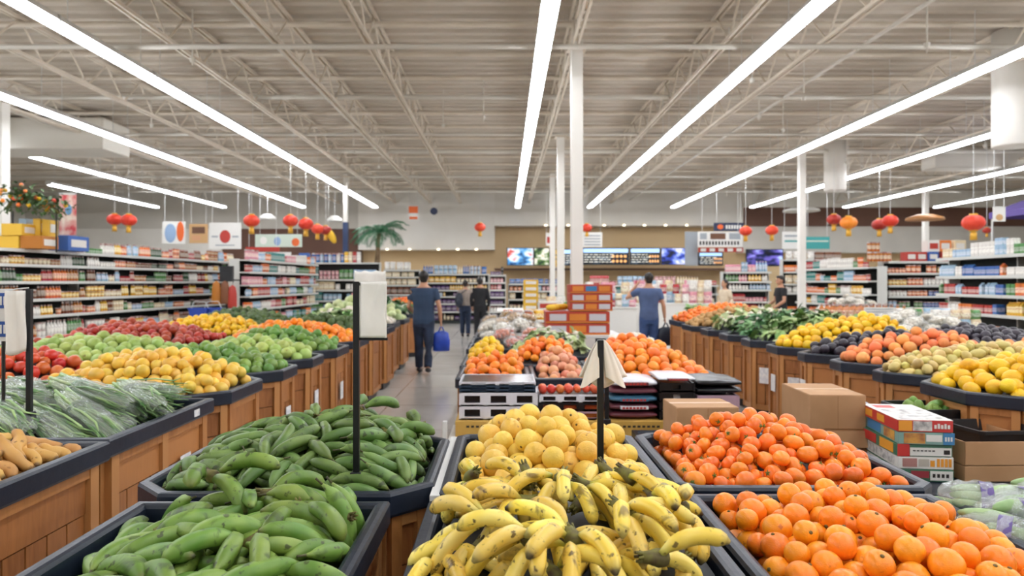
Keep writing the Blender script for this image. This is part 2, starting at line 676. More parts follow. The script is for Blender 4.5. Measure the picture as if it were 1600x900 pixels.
# sprinkler drops and hanging rods
for i in range(34):
    x, y = RNG.uniform(-14, 15), RNG.uniform(9, 29)
    mb = MB().tube([(x, y, DECK), (x, y, RNG.uniform(4.85, 5.1))], 0.012, 5)
    mb.tube([(x, y, 5.0), (x, y, 4.93)], [0.05, 0.03], 6)
    struct(mb.build('ceiling_drop', 'duct'), 'thin drop pipe hanging from the roof')


def column(X, Y, w=0.18, z0=0.0, m='white paint', label='white steel column', blue=None):
    root = struct(MB().bx(X - w / 2, X + w / 2, Y - w / 2, Y + w / 2, z0, CHORD + 0.1).build('column', m, bevel=0.012), label)
    MB().bx(X - w * 0.8, X + w * 0.8, Y - w * 0.8, Y + w * 0.8, CHORD - 0.02, CHORD + 0.02).build('cap_plate', 'steel beige', root)
    MB().bx(X - w * 0.8, X + w * 0.8, Y - w * 0.8, Y + w * 0.8, 0, 0.02).build('base_plate', 'steel beige', root)
    if blue:
        mat('column blue', '#2b3f66', rough=0.5)
        MB().bx(X - w / 2 - .01, X + w / 2 + .01, Y - w / 2 - .01, Y + w / 2 + .01, 0.02, blue).build('lower_band', 'column blue', root)
    return root


c1 = column(1.09, 10.8, label='nearest white steel column behind the red carton stack')
MB().loops([[(1.09 + r * a, 10.8 + r * b_, z) for a, b_ in ((-1, -1), (1, -1), (1, 1), (-1, 1))] for r, z in ((0.26, 0.02), (0.25, 0.9), (0.13, 1.25), (0.1, 1.4))], True, True).build('column_skirt', 'white paint', c1)
column(1.36, 17.4, label='second white steel column in the middle row')
column(1.6, 24.0, label='farthest white steel column in the middle row')
column(8.2, 19.5, label='white steel column behind the young shopper in black')
column(16.1, 27.0, label='thin white column far right behind the shelving')
column(-10.05, 14.0, 0.24, label='white column at the left edge before the long shelving')
column(-5.45, 24.0, 0.15, blue=3.6, label='far left column painted blue below')
for X, Y, zb in ((8.36, 11.6, 3.8), (9.5, 20.3, 4.2)):
    o = MB().lathe([(0.29, zb), (0.3, zb + 0.02), (0.3, DECK - 0.05)], 32, (X, Y, 0)).build('ceiling_drum', 'white paint', smooth=True)
    struct(o, 'white round drum hanging down from the roof')

# strip lights: rows of 2.4 m fixtures
LZ = 4.8
hk = []
fr = empty('strip_light')
MB().loops([[(a, y, z) for a, z in ((-0.11, 0.0), (0.11, 0.0), (0.06, 0.09), (-0.06, 0.09))] for y in (-1.19, 1.19)], True, True).build('housing', 'lamp housing', fr)
MB().bx(-0.095, 0.095, -1.17, 1.17, -0.045, -0.002).build('diffuser', 'lamp glow', fr)
for e in (-1, 1):
    MB().bx(-0.1, 0.1, e * 1.195 - 0.008, e * 1.195 + 0.008, -0.05, 0.08).build('end_cap', 'lamp housing', fr)
    MB().tube([(0, e * 0.9, 0.09), (0, e * 0.9, DECK - LZ)], 0.006, 5).build('hanger', 'lamp housing', fr)
K_light = kit([fr])
ROWS = [(-15.0, 'fourth row left of the middle'), (-12.1, 'third row left of the middle'), (-8.7, 'second row left of the middle'),
        (-5.6, 'first row left of the middle'), (0.52, 'middle row of lights'), (3.62, 'first row right of the middle'),
        (7.2, 'second row right of the middle'), (10.6, 'third row right of the middle'),
        (14.6, 'fourth row right of the middle'), (18.5, 'fifth row right of the middle')]
EW = ('far end', 'second from the far end', 'third from the far end', 'fourth from the far end', 'fifth from the far end', 'sixth from the far end',
      'seventh from the far end', 'eighth from the far end', 'ninth from the far end', 'tenth from the far end', 'eleventh from the far end',
      'twelfth from the far end', 'thirteenth from the far end', 'fourteenth from the far end', 'fifteenth from the far end')
for X, d in ROWS:
    for k in range(15):
        if X < -13 and k == 3:
            continue
        K_light.place(TRS((X, 29.1 - 2.4 * k, LZ)), label='lit tube fixture, %s, %s' % (EW[k].replace(' the far', ' far').replace('far end','back') , d), cat='ceiling light', group='strip lights, ' + d)

# ------------------------------------------------------------------ wooden produce bins
def edge_board(mb, p, q, s0, s1, z0, z1, out, th):
    """A board on the outside of edge p->q, from s0 to s1 metres along it."""
    p, q = Vector(p), Vector(q)
    t = (q - p).normalized()
    nrm = Vector((t.y, -t.x))
    c = p + t * ((s0 + s1) / 2) + nrm * (out + th / 2)
    R = Matrix(((t.x, nrm.x, 0), (t.y, nrm.y, 0), (0, 0, 1)))
    mb.box((c.x, c.y, (z0 + z1) / 2), (abs(s1 - s0), th, z1 - z0), R)


def make_bin(x0, x1, y0, y1, label, floor_fn, rim=0.88, c=0.14, tags=(), group='wooden produce bins', clip=None):
    cx, cy = (x0 + x1) / 2, (y0 + y1) / 2
    root = tag(empty('produce_bin', (cx, cy, 0)), label, 'produce bin', group)
    poly = rectc(x0 - cx, x1 - cx, y0 - cy, y1 - cy, c)
    if c <= 0:
        poly = rectc(x0 - cx, x1 - cx, y0 - cy, y1 - cy, 0)
    pk = inset(poly, 0.07)
    MB().prism(pk, 0, 0.1).build('kickplate', 'black plastic', root)
    pb = inset(poly, 0.045)
    MB().prism(pb, 0.1, rim - 0.24).build('core', 'wood gap', root)
    pl, fm = MB(), MB()
    top = rim - 0.075
    for i in range(len(pb)):
        p, q = pb[i], pb[(i + 1) % len(pb)]
        ln = (Vector(q) - Vector(p)).length
        if ln < 0.02:
            continue
        w = 0.055 if ln > 0.3 else 0.04
        nb = max(1, round((ln - 2 * w) / 0.115))
        bw = (ln - 2 * w) / nb
        for k in range(nb):
            edge_board(pl, p, q, w + k * bw + 0.0045, w + (k + 1) * bw - 0.0045, 0.14, top - 0.206, 0.0, 0.012)
        edge_board(pl, p, q, w + .003, ln - w - .003, top - 0.2, top - 0.058, 0.0, 0.016)
        if ln > 0.78:
            edge_board(fm, p, q, ln / 2 - .03, ln / 2 + .03, 0.1, top, 0.0, 0.034)
        edge_board(fm, p, q, -0.004, w, 0.1, top, 0.0, 0.036)
        edge_board(fm, p, q, ln - w, ln + 0.004, 0.1, top, 0.0, 0.036)
        edge_board(fm, p, q, w, ln - w, top - 0.055, top, 0.0, 0.032)
        edge_board(fm, p, q, w, ln - w, 0.1, 0.16, 0.0, 0.032)
    pl.build('side_boards', 'wood', root)
    fm.build('side_frame', 'wood frame', root)
    prof = [(0.03, rim - 0.085), (-0.005, rim - 0.085), (-0.01, rim - 0.075), (-0.01, rim - 0.012), (-0.004, rim - 0.002), (0.008, rim), (0.022, rim),
            (0.032, rim - 0.004), (0.038, rim - 0.014), (0.062, rim - 0.24), (0.056, rim - 0.24), (0.045, rim - 0.03), (0.03, rim - 0.085)]
    MB().loops([[(x, y, z) for x, y in inset(poly, d)] for d, z in prof]).build('rim', 'navy plastic', root, smooth=False)
    # mounded inner tray that carries the produce
    pi = inset(poly, 0.052)
    xs = [p[0] for p in pi]
    ys_ = [p[1] for p in pi]
    ax, bx_, ay, by = min(xs), max(xs), min(ys_), max(ys_)
    nu, nv = 14, 14
    mb = MB()

    def fn(u, v):
        X, Y = ax + u * (bx_ - ax), ay + v * (by - ay)
        z = floor_fn(X + cx, Y + cy)
        return (X, Y, z)
    vs = [fn(i / nu, j / nv) for i in range(nu + 1) for j in range(nv + 1)]
    fs = []
    for i in range(nu):
        for j in range(nv):
            q = [i * (nv + 1) + j, (i + 1) * (nv + 1) + j, (i + 1) * (nv + 1) + j + 1, i * (nv + 1) + j + 1]
            if all(inpoly(inset(poly, 0.046), vs[k][0], vs[k][1]) for k in q):
                fs.append(tuple(q))
    mb.add(vs, fs)
    mb.build('inner_tray', 'liner black', root, smooth=True)
    for (ei, s, z) in tags:
        p, q = Vector(pb[ei]), Vector(pb[(ei + 1) % len(pb)])
        ln = (q - p).length
        t = MB()
        edge_board(t, p, q, ln * s - 0.06, ln * s + 0.06, z - 0.09, z + 0.09, 0.037, 0.002)
        t.build('price_card', 'tag paper', root)
    return root


def mound(x0, x1, y0, y1, edge, peak, cu=0.0, cv=0.0, pw=2.0):
    """Surface height of a heap over a rectangle: `edge` at the sides, `peak` at (cu, cv)."""
    def f(x, y):
        u = np.clip((np.asarray(x) - x0) / (x1 - x0) * 2 - 1, -1, 1)
        v = np.clip((np.asarray(y) - y0) / (y1 - y0) * 2 - 1, -1, 1)
        uu = np.where(u > cu, (u - cu) / (1 - cu + 1e-6), (u - cu) / (1 + cu + 1e-6))
        vv = np.where(v > cv, (v - cv) / (1 - cv + 1e-6), (v - cv) / (1 + cv + 1e-6))
        r = edge + (peak - edge) * (1 - np.abs(uu) ** pw) * (1 - np.abs(vv) ** pw)
        return r
    return f


VIEWS = np.array([(0, 0, 1.58), (-0.7, 0.0, 1.6), (0.7, 0.0, 1.6), (0, 0.2, 1.9)])
DIRS = np.array([(math.sqrt(1 - z * z) * math.cos(2.4 * i), math.sqrt(1 - z * z) * math.sin(2.4 * i), z) for i, z in enumerate(np.linspace(-0.6, 0.98, 16))])


def deposit(rect, tgt, thick, variants, orient, K=30, maxn=300, sq=0.95, wall=0.6, stop=0.0, prune=True, pre=(), jitter=0.0, c=0.0, maxfail=25):
    """Drop bodies made of spheres one by one where the heap is lowest; each rests on what lies there. -> [(variant, 4x4)]"""
    x0, x1, y0, y1 = rect
    S = np.zeros((0, 4))
    out, body = [], []
    for (vi, M4) in pre:
        sp = variants[vi]
        R = np.array(M4.to_3x3())
        C = sp[:, :3] @ R.T + np.array(M4.translation)
        S = np.vstack([S, np.hstack([C, sp[:, 3:]])])
        out.append((vi, M4))
        body.append(len(sp))
    fails = 0
    while len(out) < maxn and fails < maxfail:
        vi = int(RNG.integers(len(variants)))
        sp = variants[vi]
        px, py = RNG.uniform(x0, x1, K), RNG.uniform(y0, y1, K)
        Rs = [orient(px[k], py[k]) for k in range(K)]
        C = np.stack([sp[:, :3] @ np.array(R).T for R in Rs])           # K,m,3
        r = sp[:, 3]
        X, Y = C[:, :, 0] + px[:, None], C[:, :, 1] + py[:, None]
        ok = ((X - r * wall > x0) & (X + r * wall < x1) & (Y - r * wall > y0) & (Y + r * wall < y1)).all(1)
        if c > 0:
            e = r * wall * 1.414 + c
            ok &= ((X - x0 + Y - y0 > e) & (x1 - X + Y - y0 > e) & (X - x0 + y1 - Y > e) & (x1 - X + y1 - Y > e)).all(1)
        z = (tgt(X, Y) - thick + r - C[:, :, 2]).max(1)
        if len(S):
            d2 = (X[:, :, None] - S[:, 0]) ** 2 + (Y[:, :, None] - S[:, 1]) ** 2
            q = ((r[:, None] + S[:, 3]) * sq) ** 2 - d2
            zr = np.where(q > 0, S[:, 2] + np.sqrt(np.maximum(q, 0)) - C[:, :, 2:3], -9).max((1, 2))
            z = np.maximum(z, zr)
        top = z + (C[:, :, 2] + r * 0.6).mean(1)
        d = tgt(px, py) - top + RNG.uniform(-jitter, jitter, K) - 9 * (~ok)
        k = int(np.argmax(d))
        if d[k] < stop:
            fails += 1
            continue
        fails = 0
        Cw = C[k] + np.array((px[k], py[k], z[k]))
        S = np.vstack([S, np.hstack([Cw, r[:, None]])])
        out.append((vi, TRS((px[k], py[k], z[k]), Matrix(Rs[k].tolist() if isinstance(Rs[k], np.ndarray) else Rs[k]))))
        body.append(len(sp))
    if not prune:
        return out
    keep, i0 = [], 0
    for bi, m in enumerate(body):
        vis = False
        own = np.zeros(len(S), bool)
        own[i0:i0 + m] = True
        O = S[~own]
        for j in range(i0, i0 + m):
            pts = S[j, :3] + DIRS * S[j, 3] * 1.01
            for cam_p in VIEWS:
                ray = cam_p - pts
                ln = np.linalg.norm(ray, axis=1)
                ray = ray / ln[:, None]
                face = (DIRS * ray).sum(1) > 0.05
                if not face.any():
                    continue
                w = O[None, :, :3] - pts[:, None]
                tt = (w * ray[:, None]).sum(2)
                dd = (w ** 2).sum(2) - tt ** 2
                blk = ((tt > 0) & (dd < (O[:, 3] * 0.97) ** 2)).any(1)
                if (face & ~blk).sum() >= 1:
                    vis = True
                    break
            if vis:
                break
        if vis:
            keep.append(out[bi])
        i0 += m
    return keep


def slope_R(tgt, blend=0.8):
    def nrm(x, y):
        e = 0.02
        dx = float(tgt(x + e, y) - tgt(x - e, y)) / (2 * e)
        dy = float(tgt(x, y + e) - tgt(x, y - e)) / (2 * e)
        return Vector((-dx * blend, -dy * blend, 1)).normalized()
    return nrm


def lay_orient(tgt, yaw_fn=None, tilt=0.25, roll=0.5, blend=0.8):
    nf = slope_R(tgt, blend)

    def o(x, y):
        n_ = nf(x, y)
        q = Vector((0, 0, 1)).rotation_difference(n_).to_matrix()
        yaw = yaw_fn(x, y) if yaw_fn else RNG.uniform(0, 2 * PI)
        return np.array(q @ Matrix.Rotation(yaw, 3, 'Z') @ Matrix.Rotation(RNG.normal() * tilt, 3, 'Y') @ Matrix.Rotation(RNG.normal() * roll, 3, 'X'))
    return o


def rand_orient(x, y):
    return np.array(randrot())


# ------------------------------------------------------------------ produce meshes
def fruit_mb(r, squash=0.93, seg=20, ring=14, dimple=0.06, nip=0.0, lump=0.03, elong=1.0, seed=0):
    rg = np.random.default_rng(seed)
    ks = rg.normal(size=(5, 3)) * 1.6
    ph = rg.uniform(0, 6, 5)
    prof = []
    for i in range(ring + 1):
        t = PI * i / ring
        rad, z = math.sin(t), -math.cos(t)
        end = math.exp(-((1 - abs(z)) / 0.08))
        z2 = z * (1 - dimple * end * (1 if z > 0 else 0.6)) + (nip * math.exp(-((1 - abs(z)) / 0.05)) * (1 if z > 0 else -0.7))
        prof.append((max(rad, 1e-4) * r, z2 * r * squash * elong))
    mb = MB().lathe(prof, seg)
    v = np.array(mb.v)
    u = v / (np.linalg.norm(v, axis=1, keepdims=True) + 1e-9)
    d = sum(np.sin(u @ k + p) for k, p in zip(ks, ph)) / 5
    v = v * (1 + lump * d[:, None])
    mb.v = [tuple(x) for x in v]
    return mb


def fruit_protos(name, matn, r, n=4, calyx=None, part='calyx', **kw):
    out = []
    for i in range(n):
        rr = r * (1 + 0.1 * (i / max(1, n - 1) - 0.5) * 2)
        o = fruit_mb(rr, seed=i * 7 + len(name), **kw).build(name, matn, smooth=True)
        if calyx:
            z = rr * kw.get('squash', 0.93) * kw.get('elong', 1) * (1 - kw.get('dimple', 0.06)) * 1.0
            m_ = MB()
            if calyx == 'button':
                m_.lathe([(0.0045, z - 0.004), (0.0055, z + 0.0005), (0.003, z + 0.003), (0.0005, z + 0.003)], 7)
            else:                                                  # small green star and stub
                for k in range(5):
                    a = 2 * PI * k / 5
                    m_.add([(0, 0, z + .002), (math.cos(a - .5) * .006, math.sin(a - .5) * .006, z + .002), (math.cos(a) * .014, math.sin(a) * .014, z - .001), (math.cos(a + .5) * .006, math.sin(a + .5) * .006, z + .002)], [(0, 1, 2, 3)])
                m_.tube([(0, 0, z - .002), (0.001, 0, z + .009)], [0.003, 0.002], 5)
            m_.build(part, 'calyx green' if calyx == 'star' else 'calyx brown', o)
        out.append(o)
    sph = [np.array([[0, 0, 0, r * (1 + 0.1 * (i / max(1, n - 1) - 0.5) * 2) * 0.97]]) for i in range(n)]
    return kit(out), sph


mat('calyx green', '#5f7d35', rough=0.6)
mat('calyx brown', '#6d5a2c', rough=0.7)
mat('orange peel', '#f7961f', '#f28a14', scale=9, rough=0.36, bump=0.1, bscale=260, jit=0.1, hjit=0.012, sub=0.06, spot='#c9611a', spot_scale=40, spot_at=0.68)
mat('mandarin peel', '#f78a2c', '#f07a20', scale=9, rough=0.3, bump=0.08, bscale=220, jit=0.1, hjit=0.01, sub=0.06)
mat('grapefruit peel', '#efc95a', '#e6b948', scale=8, rough=0.48, bump=0.2, bscale=120, jit=0.08, hjit=0.008, spot='#b0853f', spot_scale=26, spot_at=0.68)
mat('lemon peel', '#f0c21c', '#e4b012', scale=8, rough=0.4, bump=0.25, bscale=120, jit=0.1, hjit=0.012)
mat('yellow mango skin', '#efbc40', '#eac458', scale=5, rough=0.4, jit=0.12, hjit=0.012)
mat('green mango skin', '#5f8a38', '#7fa04a', scale=5, rough=0.4, jit=0.18, hjit=0.02)
mat('pale guava skin', '#9fb65a', '#b2c46c', scale=5, rough=0.42, jit=0.14, hjit=0.02, spot='#8c8a4a', spot_scale=30, spot_at=0.68)
mat('red apple skin', '#a8321f', '#bc4a2a', scale=7, rough=0.35, jit=0.2, hjit=0.01)
mat('tomato skin', '#d2512a', '#dd6a36', scale=4, rough=0.3, jit=0.15, hjit=0.02)
mat('tangerine peel', '#f68f2c', '#f08020', scale=8, rough=0.4, bump=0.2, bscale=120, jit=0.12, hjit=0.012)
mat('pink onion skin', '#d98a62', '#e0a27c', scale=9, rough=0.45, jit=0.15, hjit=0.015)
mat('peach skin', '#f2a05c', '#ea8547', scale=4, rough=0.55, jit=0.12, hjit=0.015)
mat('eggplant skin', '#2c2630', '#37303a', scale=4, rough=0.28, jit=0.25)
mat('avocado skin', '#3e5528', '#53692f', scale=8, rough=0.55, bump=0.3, bscale=60, jit=0.2, hjit=0.02)
mat('squash skin', '#dcc37a', '#c8b468', scale=6, rough=0.45, jit=0.2, hjit=0.025)
mat('potato skin', '#c29a62', '#b48a54', scale=8, rough=0.7, jit=0.15)
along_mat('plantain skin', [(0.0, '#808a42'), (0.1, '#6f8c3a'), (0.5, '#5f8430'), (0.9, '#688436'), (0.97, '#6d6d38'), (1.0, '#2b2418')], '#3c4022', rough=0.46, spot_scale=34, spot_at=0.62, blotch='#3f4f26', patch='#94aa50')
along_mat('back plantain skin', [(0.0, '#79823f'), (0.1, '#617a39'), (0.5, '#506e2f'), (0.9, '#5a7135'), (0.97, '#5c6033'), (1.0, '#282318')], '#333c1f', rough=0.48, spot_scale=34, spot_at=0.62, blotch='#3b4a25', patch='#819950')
mat('plantain stalk', '#56542d', '#3a3420', scale=20, rough=0.7)
along_mat('banana skin', [(0.0, '#959c3c'), (0.08, '#c4ba44'), (0.2, '#ecca4e'), (0.84, '#eec84a'), (0.92, '#bf9f40'), (0.955, '#4a3a20'), (1.0, '#241b12')], '#4a341a', rough=0.4, spot_scale=55, spot_at=0.625, blotch='#5d4422', patch='#f3dc7c')
mat('banana crown', '#4b3a24', '#77742f', scale=25, rough=0.7)
along_mat('tuber skin', [(0.0, '#8c6a45'), (0.05, '#cf9850'), (0.5, '#d8a55e'), (0.95, '#cf9b56'), (1.0, '#7d5b3c')], '#8f6233', rough=0.6, spot_scale=30, spot_at=0.64)


def plantain_parts(name, matn, L, R, bend, seed):
    rg = np.random.default_rng(seed)
    n = 15
    path, rad = [], []
    for i in range(n):
        t = i / (n - 1)
        a = (t - 0.5) * bend
        rr = L / bend
        x, z = rr * math.sin(a), rr * (math.cos(a) - math.cos(bend / 2)) * 1.0
        y = 0.008 * math.sin(t * 3 + seed)
        path.append((x, y, z))
        body = (math.sin(PI * min(1, max(0, (t * 0.93 + 0.035)))) ** 0.42)
        if t < 0.16:
            body *= 0.36 + 0.64 * (t / 0.16) ** 1.3
        if t > 0.86:
            body *= 0.45 + 0.55 * ((1 - t) / 0.14)
        rad.append(R * body)
    o = MB().tube(path, rad, 10, squash=0.92, up=(0, 1, 0), wob=0.07).build(name, matn, smooth=True)
    p0 = Vector(path[0])
    d = (Vector(path[0]) - Vector(path[1])).normalized()
    MB().tube([p0 - d * 0.004, p0 + d * 0.014, p0 + d * 0.026], [rad[0] * 1.05, rad[0] * 0.8, rad[0] * 0.95], 7).build('stalk', 'plantain stalk', o, smooth=True)
    sp = np.array([[*path[i], rad[i] * 0.93] for i in (1, 4, 7, 10, 13)])
    return o, sp


def plantain_kit(name, matn, spec):
    ps = [plantain_parts(name, matn, L, R, b_, i) for i, (L, R, b_) in enumerate(spec)]
    return kit([p[0] for p in ps]), [p[1] for p in ps]


def tuber_kit():
    out = []
    for i, (L, R) in enumerate(((0.2, 0.024), (0.16, 0.027), (0.23, 0.022), (0.13, 0.025))):
        rg = np.random.default_rng(i)
        n = 11
        path = [(L * (k / (n - 1) - 0.5), 0.012 * math.sin(k * 0.7 + i), 0.006 * math.cos(k * 0.9)) for k in range(n)]
        rad = [R * (0.55 + 0.5 * math.sin(PI * (k + 0.6) / n) + 0.07 * math.sin(k * 2.1 + i)) for k in range(n)]
        rad[0] *= 0.75
        rad[-1] *= 0.75
        o = MB().tube(path, rad, 9, up=(0, 0, 1)).build('tuber', 'tuber skin', smooth=True)
        out.append((o, np.array([[*path[j], rad[j] * 0.93] for j in (1, 3, 5, 7, 9)])))
    return kit([a for a, _ in out]), [b_ for _, b_ in out]


def banana_bunch(seed, nf, bname='banana_bunch', part='banana', skin='banana skin', spread=1.0, L=0.19, R=0.0195):
    rg = np.random.default_rng(seed)
    root = empty(bname)
    sp = []
    for i in range(nf):
        tier = i % 2
        f = (i - (nf - 1) / 2) / max(1, (nf - 1) / 2)
        fan = f * (0.55 + 0.08 * nf) + rg.normal() * 0.06
        Lf = L * (1 - 0.1 * abs(f)) * (1 + rg.normal() * 0.05)
        n = 13
        bend = 1.15 + rg.normal() * 0.12
        start = 0.55 - 0.5 * tier + rg.normal() * 0.08        # elevation at the crown
        pos = Vector((0.012, f * 0.028, 0.012 - tier * 0.02))
        path, rad = [pos.copy()], []
        for k in range(1, n):
            t = k / (n - 1)
            el = start - bend * max(0, (t - 0.1)) * 1.15
            yaw = fan * (0.75 + 0.25 * (1 - t))
            pos = pos + Vector((math.cos(el) * math.cos(yaw), math.cos(el) * math.sin(yaw), math.sin(el))) * (Lf / (n - 1))
            path.append(pos.copy())
        for k in range(n):
            t = k / (n - 1)
            if t < 0.18:
                q = 0.42 + 0.3 * (t / 0.18) ** 2
            elif t < 0.3:
                q = 0.72 + 0.28 * (t - 0.18) / 0.12
            elif t < 0.8:
                q = 1.0
            else:
                q = max(0.22, math.cos((t - 0.8) / 0.2 * 1.35))
            rad.append(R * q)
        MB().tube(path, rad, 10, squash=1.0, wob=0.07).build(part, skin, root, smooth=True)
        for k in (1, 4, 6, 8, 10, 12):
            sp.append([*path[k], max(rad[k], 0.008) * 0.85])
    m_ = MB().tube([(-0.03, 0, 0.012), (-0.012, 0, 0.008), (0.01, 0, 0.003), (0.03, 0, -0.002)], [0.014, 0.017, 0.024, 0.02], 9, squash=0.9)
    for i in range(6):
        a = i * 1.05
        m_.tube([(-0.024, 0.008 * math.cos(a), 0.012 + 0.008 * math.sin(a)), (-0.042, 0.012 * math.cos(a), 0.014 + 0.012 * math.sin(a))], [0.005, 0.003], 5)
    m_.build('crown', 'banana crown', root, smooth=True)
    sp.append([0.0, 0, 0.004, 0.018])
    return root, np.array(sp)


# ------------------------------------------------------------------ foreground bins
RIM = 0.86
FG = dict(A=(-1.2, -0.39, 1.42, 2.31), B=(-1.31, -0.265, 2.4, 3.35), C=(-0.22, 0.585, 2.4, 3.33), D=(-0.245, 0.585, 1.42, 2.31),
          E=(0.615, 1.52, 2.47, 3.36), F=(0.62, 1.44, 1.42, 2.39), G=(1.49, 2.45, 1.42, 2.4))


def fill_bin(rect, label, tgt, thick, rim=0.88, c=0.14, tags=(), margin=0.055):
    global LASTBIN
    x0, x1, y0, y1 = rect
    LASTBIN = make_bin(x0, x1, y0, y1, label, lambda x, y: max(float(tgt(x, y)) - thick, rim - 0.19), rim=rim, c=c, tags=tags)
    return (x0 + margin, x1 - margin, y0 + margin, y1 - margin)


def put(kit_, items, label, cat, group):
    for vi, M4 in items:
        kit_.place(M4, vi, label, cat, group)


# A: front plantains
K_pl, S_pl = plantain_kit('plantain', 'plantain skin', [(0.24, 0.0265, 0.85), (0.215, 0.029, 0.6), (0.255, 0.027, 1.15), (0.2, 0.0255, 0.95), (0.23, 0.028, 1.3)])
r = FG['A']
tg = mound(r[0] + 0.05, r[1] - 0.02, r[2], r[3] + 0.05, RIM - 0.06, RIM + 0.07, 0.3, 0.5, 2.4)
ri = fill_bin(r, 'black rimmed bin of green plantains at the near left, left of the banana bin', tg, 0.11, rim=RIM, c=0.0)
pre = []
for (px, py, Z, yaw, pit, v) in ((345, 770, 2.2, -0.95, 0.5, 2), (345, 855, 1.86, -1.25, 0.45, 4), (395, 812, 2.02, 1.75, 0.6, 1), (480, 770, 2.25, 0.2, 0.0, 2), (280, 830, 2.03, 0.45, 0.0, 2), (470, 830, 2.0, -0.7, 0.2, 0)):
    p = P(px, py, Z)
    pre.append((v, TRS(p, Matrix.Rotation(yaw, 3, 'Z') @ Matrix.Rotation(pit, 3, 'Y') @ Matrix.Rotation(-0.5, 3, 'X'))))
items = deposit(ri, tg, 0.11, S_pl, lay_orient(tg, lambda x, y: RNG.normal() * 1.0 + (PI if RNG.random() < 0.5 else 0), 0.28, 0.75), K=34, maxn=190, sq=0.86, wall=0.0)
ph_ = [banana_bunch(i + 30, nf, 'plantain_hand', 'plantain_finger', 'plantain skin', L=.22, R=.0245) for i, nf in enumerate((3, 4, 2))]
K_ph, S_ph = kit([b_[0] for b_ in ph_]), [b_[1] for b_ in ph_]
for (px, py, Z, yaw, pit, v) in ((330, 745, 2.26, -0.75, -0.1, 0), (470, 800, 2.08, -1.0, 0.25, 1), (395, 850, 1.88, -1.9, .1, 0), (262, 842, 1.97, -.2, 0.05, 2), (420, 775, 2.2, .5, 0.1, 1), (540, 812, 2.1, 2.5, .1, 0), (430, 900, 1.75, .6, .1, 1), (205, 868, 1.9, .9, .1, 2)):
    K_ph.place(TRS(P(px, py, Z), Matrix.Rotation(yaw, 3, 'Z') @ Matrix.Rotation(pit, 3, 'Y')), v, 'joined hand of green plantains in the near left bin', 'plantains', 'plantain hands in the near left bin')
put(K_pl, items, 'green plantain in the near left bin, left of the bananas', 'plantain', 'plantains in the near left bin')

# B: plantains behind
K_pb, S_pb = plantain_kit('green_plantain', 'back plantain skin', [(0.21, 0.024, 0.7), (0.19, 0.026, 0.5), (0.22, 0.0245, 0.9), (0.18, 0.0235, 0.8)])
r = FG['B']
tg = mound(r[0], r[1], r[2], r[3], RIM + 0.0, RIM + 0.15, 0.15, 0.35, 2.2)
ri = fill_bin(r, 'wide black rimmed bin of plantains with the taller sign post', tg, 0.12, rim=RIM, c=0.13)
items = deposit(ri, tg, 0.12, S_pb, lay_orient(tg, lambda x, y: RNG.normal() * 1.0 + (PI if RNG.random() < 0.5 else 0), 0.25, 0.75), K=34, maxn=260, sq=0.86, wall=0.1, c=0.1)
ph2 = [banana_bunch(i + 40, nf, 'green_plantain_hand', 'plantain_finger', 'back plantain skin', L=.2, R=.0235) for i, nf in enumerate((3, 4, 3))]
K_p2 = kit([b_[0] for b_ in ph2])
for (px, py, Z, yaw, pit, v) in ((300, 738, 2.62, .4, 0, 1), (430, 690, 2.95, -2.2, .1, 0), (380, 700, 2.9, .3, .1, 1), (500, 655, 3.1, 1.2, .1, 2), (610, 680, 2.95, -.4, .1, 0), (612, 722, 2.7, 2.8, .1, 1), (455, 740, 2.62, -.3, .1, 2), (652, 668, 3.1, 2.7, .1, 0), (372, 722, 2.75, -2.8, .05, 2), (560, 640, 3.25, 1.4, .15, 1)):
    K_p2.place(TRS(P(px, py, Z), Matrix.Rotation(yaw, 3, 'Z') @ Matrix.Rotation(pit, 3, 'Y')), v, 'joined hand of plantains in the second bin around the sign post', 'plantains', 'plantain hands in the second bin')
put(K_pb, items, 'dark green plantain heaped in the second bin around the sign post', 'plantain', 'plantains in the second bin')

# D: bananas
bn = [banana_bunch(i, nf) for i, nf in enumerate((5, 6, 4, 7, 5, 2, 3))]
K_bn, S_bn = kit([b_[0] for b_ in bn]), [b_[1] for b_ in bn]
r = FG['D']
tg = mound(r[0], r[1], r[2], r[3] + 0.1, RIM + 0.05, RIM + 0.12, 0.05, 0.4, 3.0)
ri = fill_bin(r, 'black rimmed bin of spotted ripe bananas in the near middle', tg, 0.1, rim=RIM, c=0.0)
items = deposit(ri, tg, 0.1, S_bn, lay_orient(tg, lambda x, y: RNG.normal() * 0.9 + (PI if x < 0.17 else 0.0) + (PI / 2 if y < 1.75 else 0), 0.25, 0.35), K=40, maxn=120, sq=0.74, wall=-1.4, maxfail=60, stop=-0.02)
tops = []
for (px, py, Z, yaw, pit, v) in ((822, 742, 2.18, -1.2, 0.55, 3), (945, 738, 2.2, -0.7, 0.6, 3), (912, 760, 2.1, -0.15, 0.35, 1), (700, 800, 2.15, 0.25, -0.1, 1), (800, 790, 2.05, -2.6, 0.1, 0), (1000, 800, 2.1, -0.2, 0.05, 0), (870, 850, 1.85, -0.6, 0.1, 1), (745, 862, 1.86, -1.9, .15, 0), (930, 880, 1.8, -1.2, .15, 3), (1015, 858, 1.88, -2.3, .1, 1), (690, 880, 1.8, -1.0, .1, 1), (830, 885, 1.78, -2.2, .1, 0), (1060, 885, 1.8, -2.6, .1, 0)):
    M4 = TRS(P(px, py, Z), Matrix.Rotation(yaw, 3, 'Z') @ Matrix.Rotation(pit, 3, 'Y'))
    tops.append((v, M4))
items = items + tops
put(K_bn, items, 'spotted yellow banana bunch in the near middle bin', 'bananas', 'banana bunches in the near middle bin')

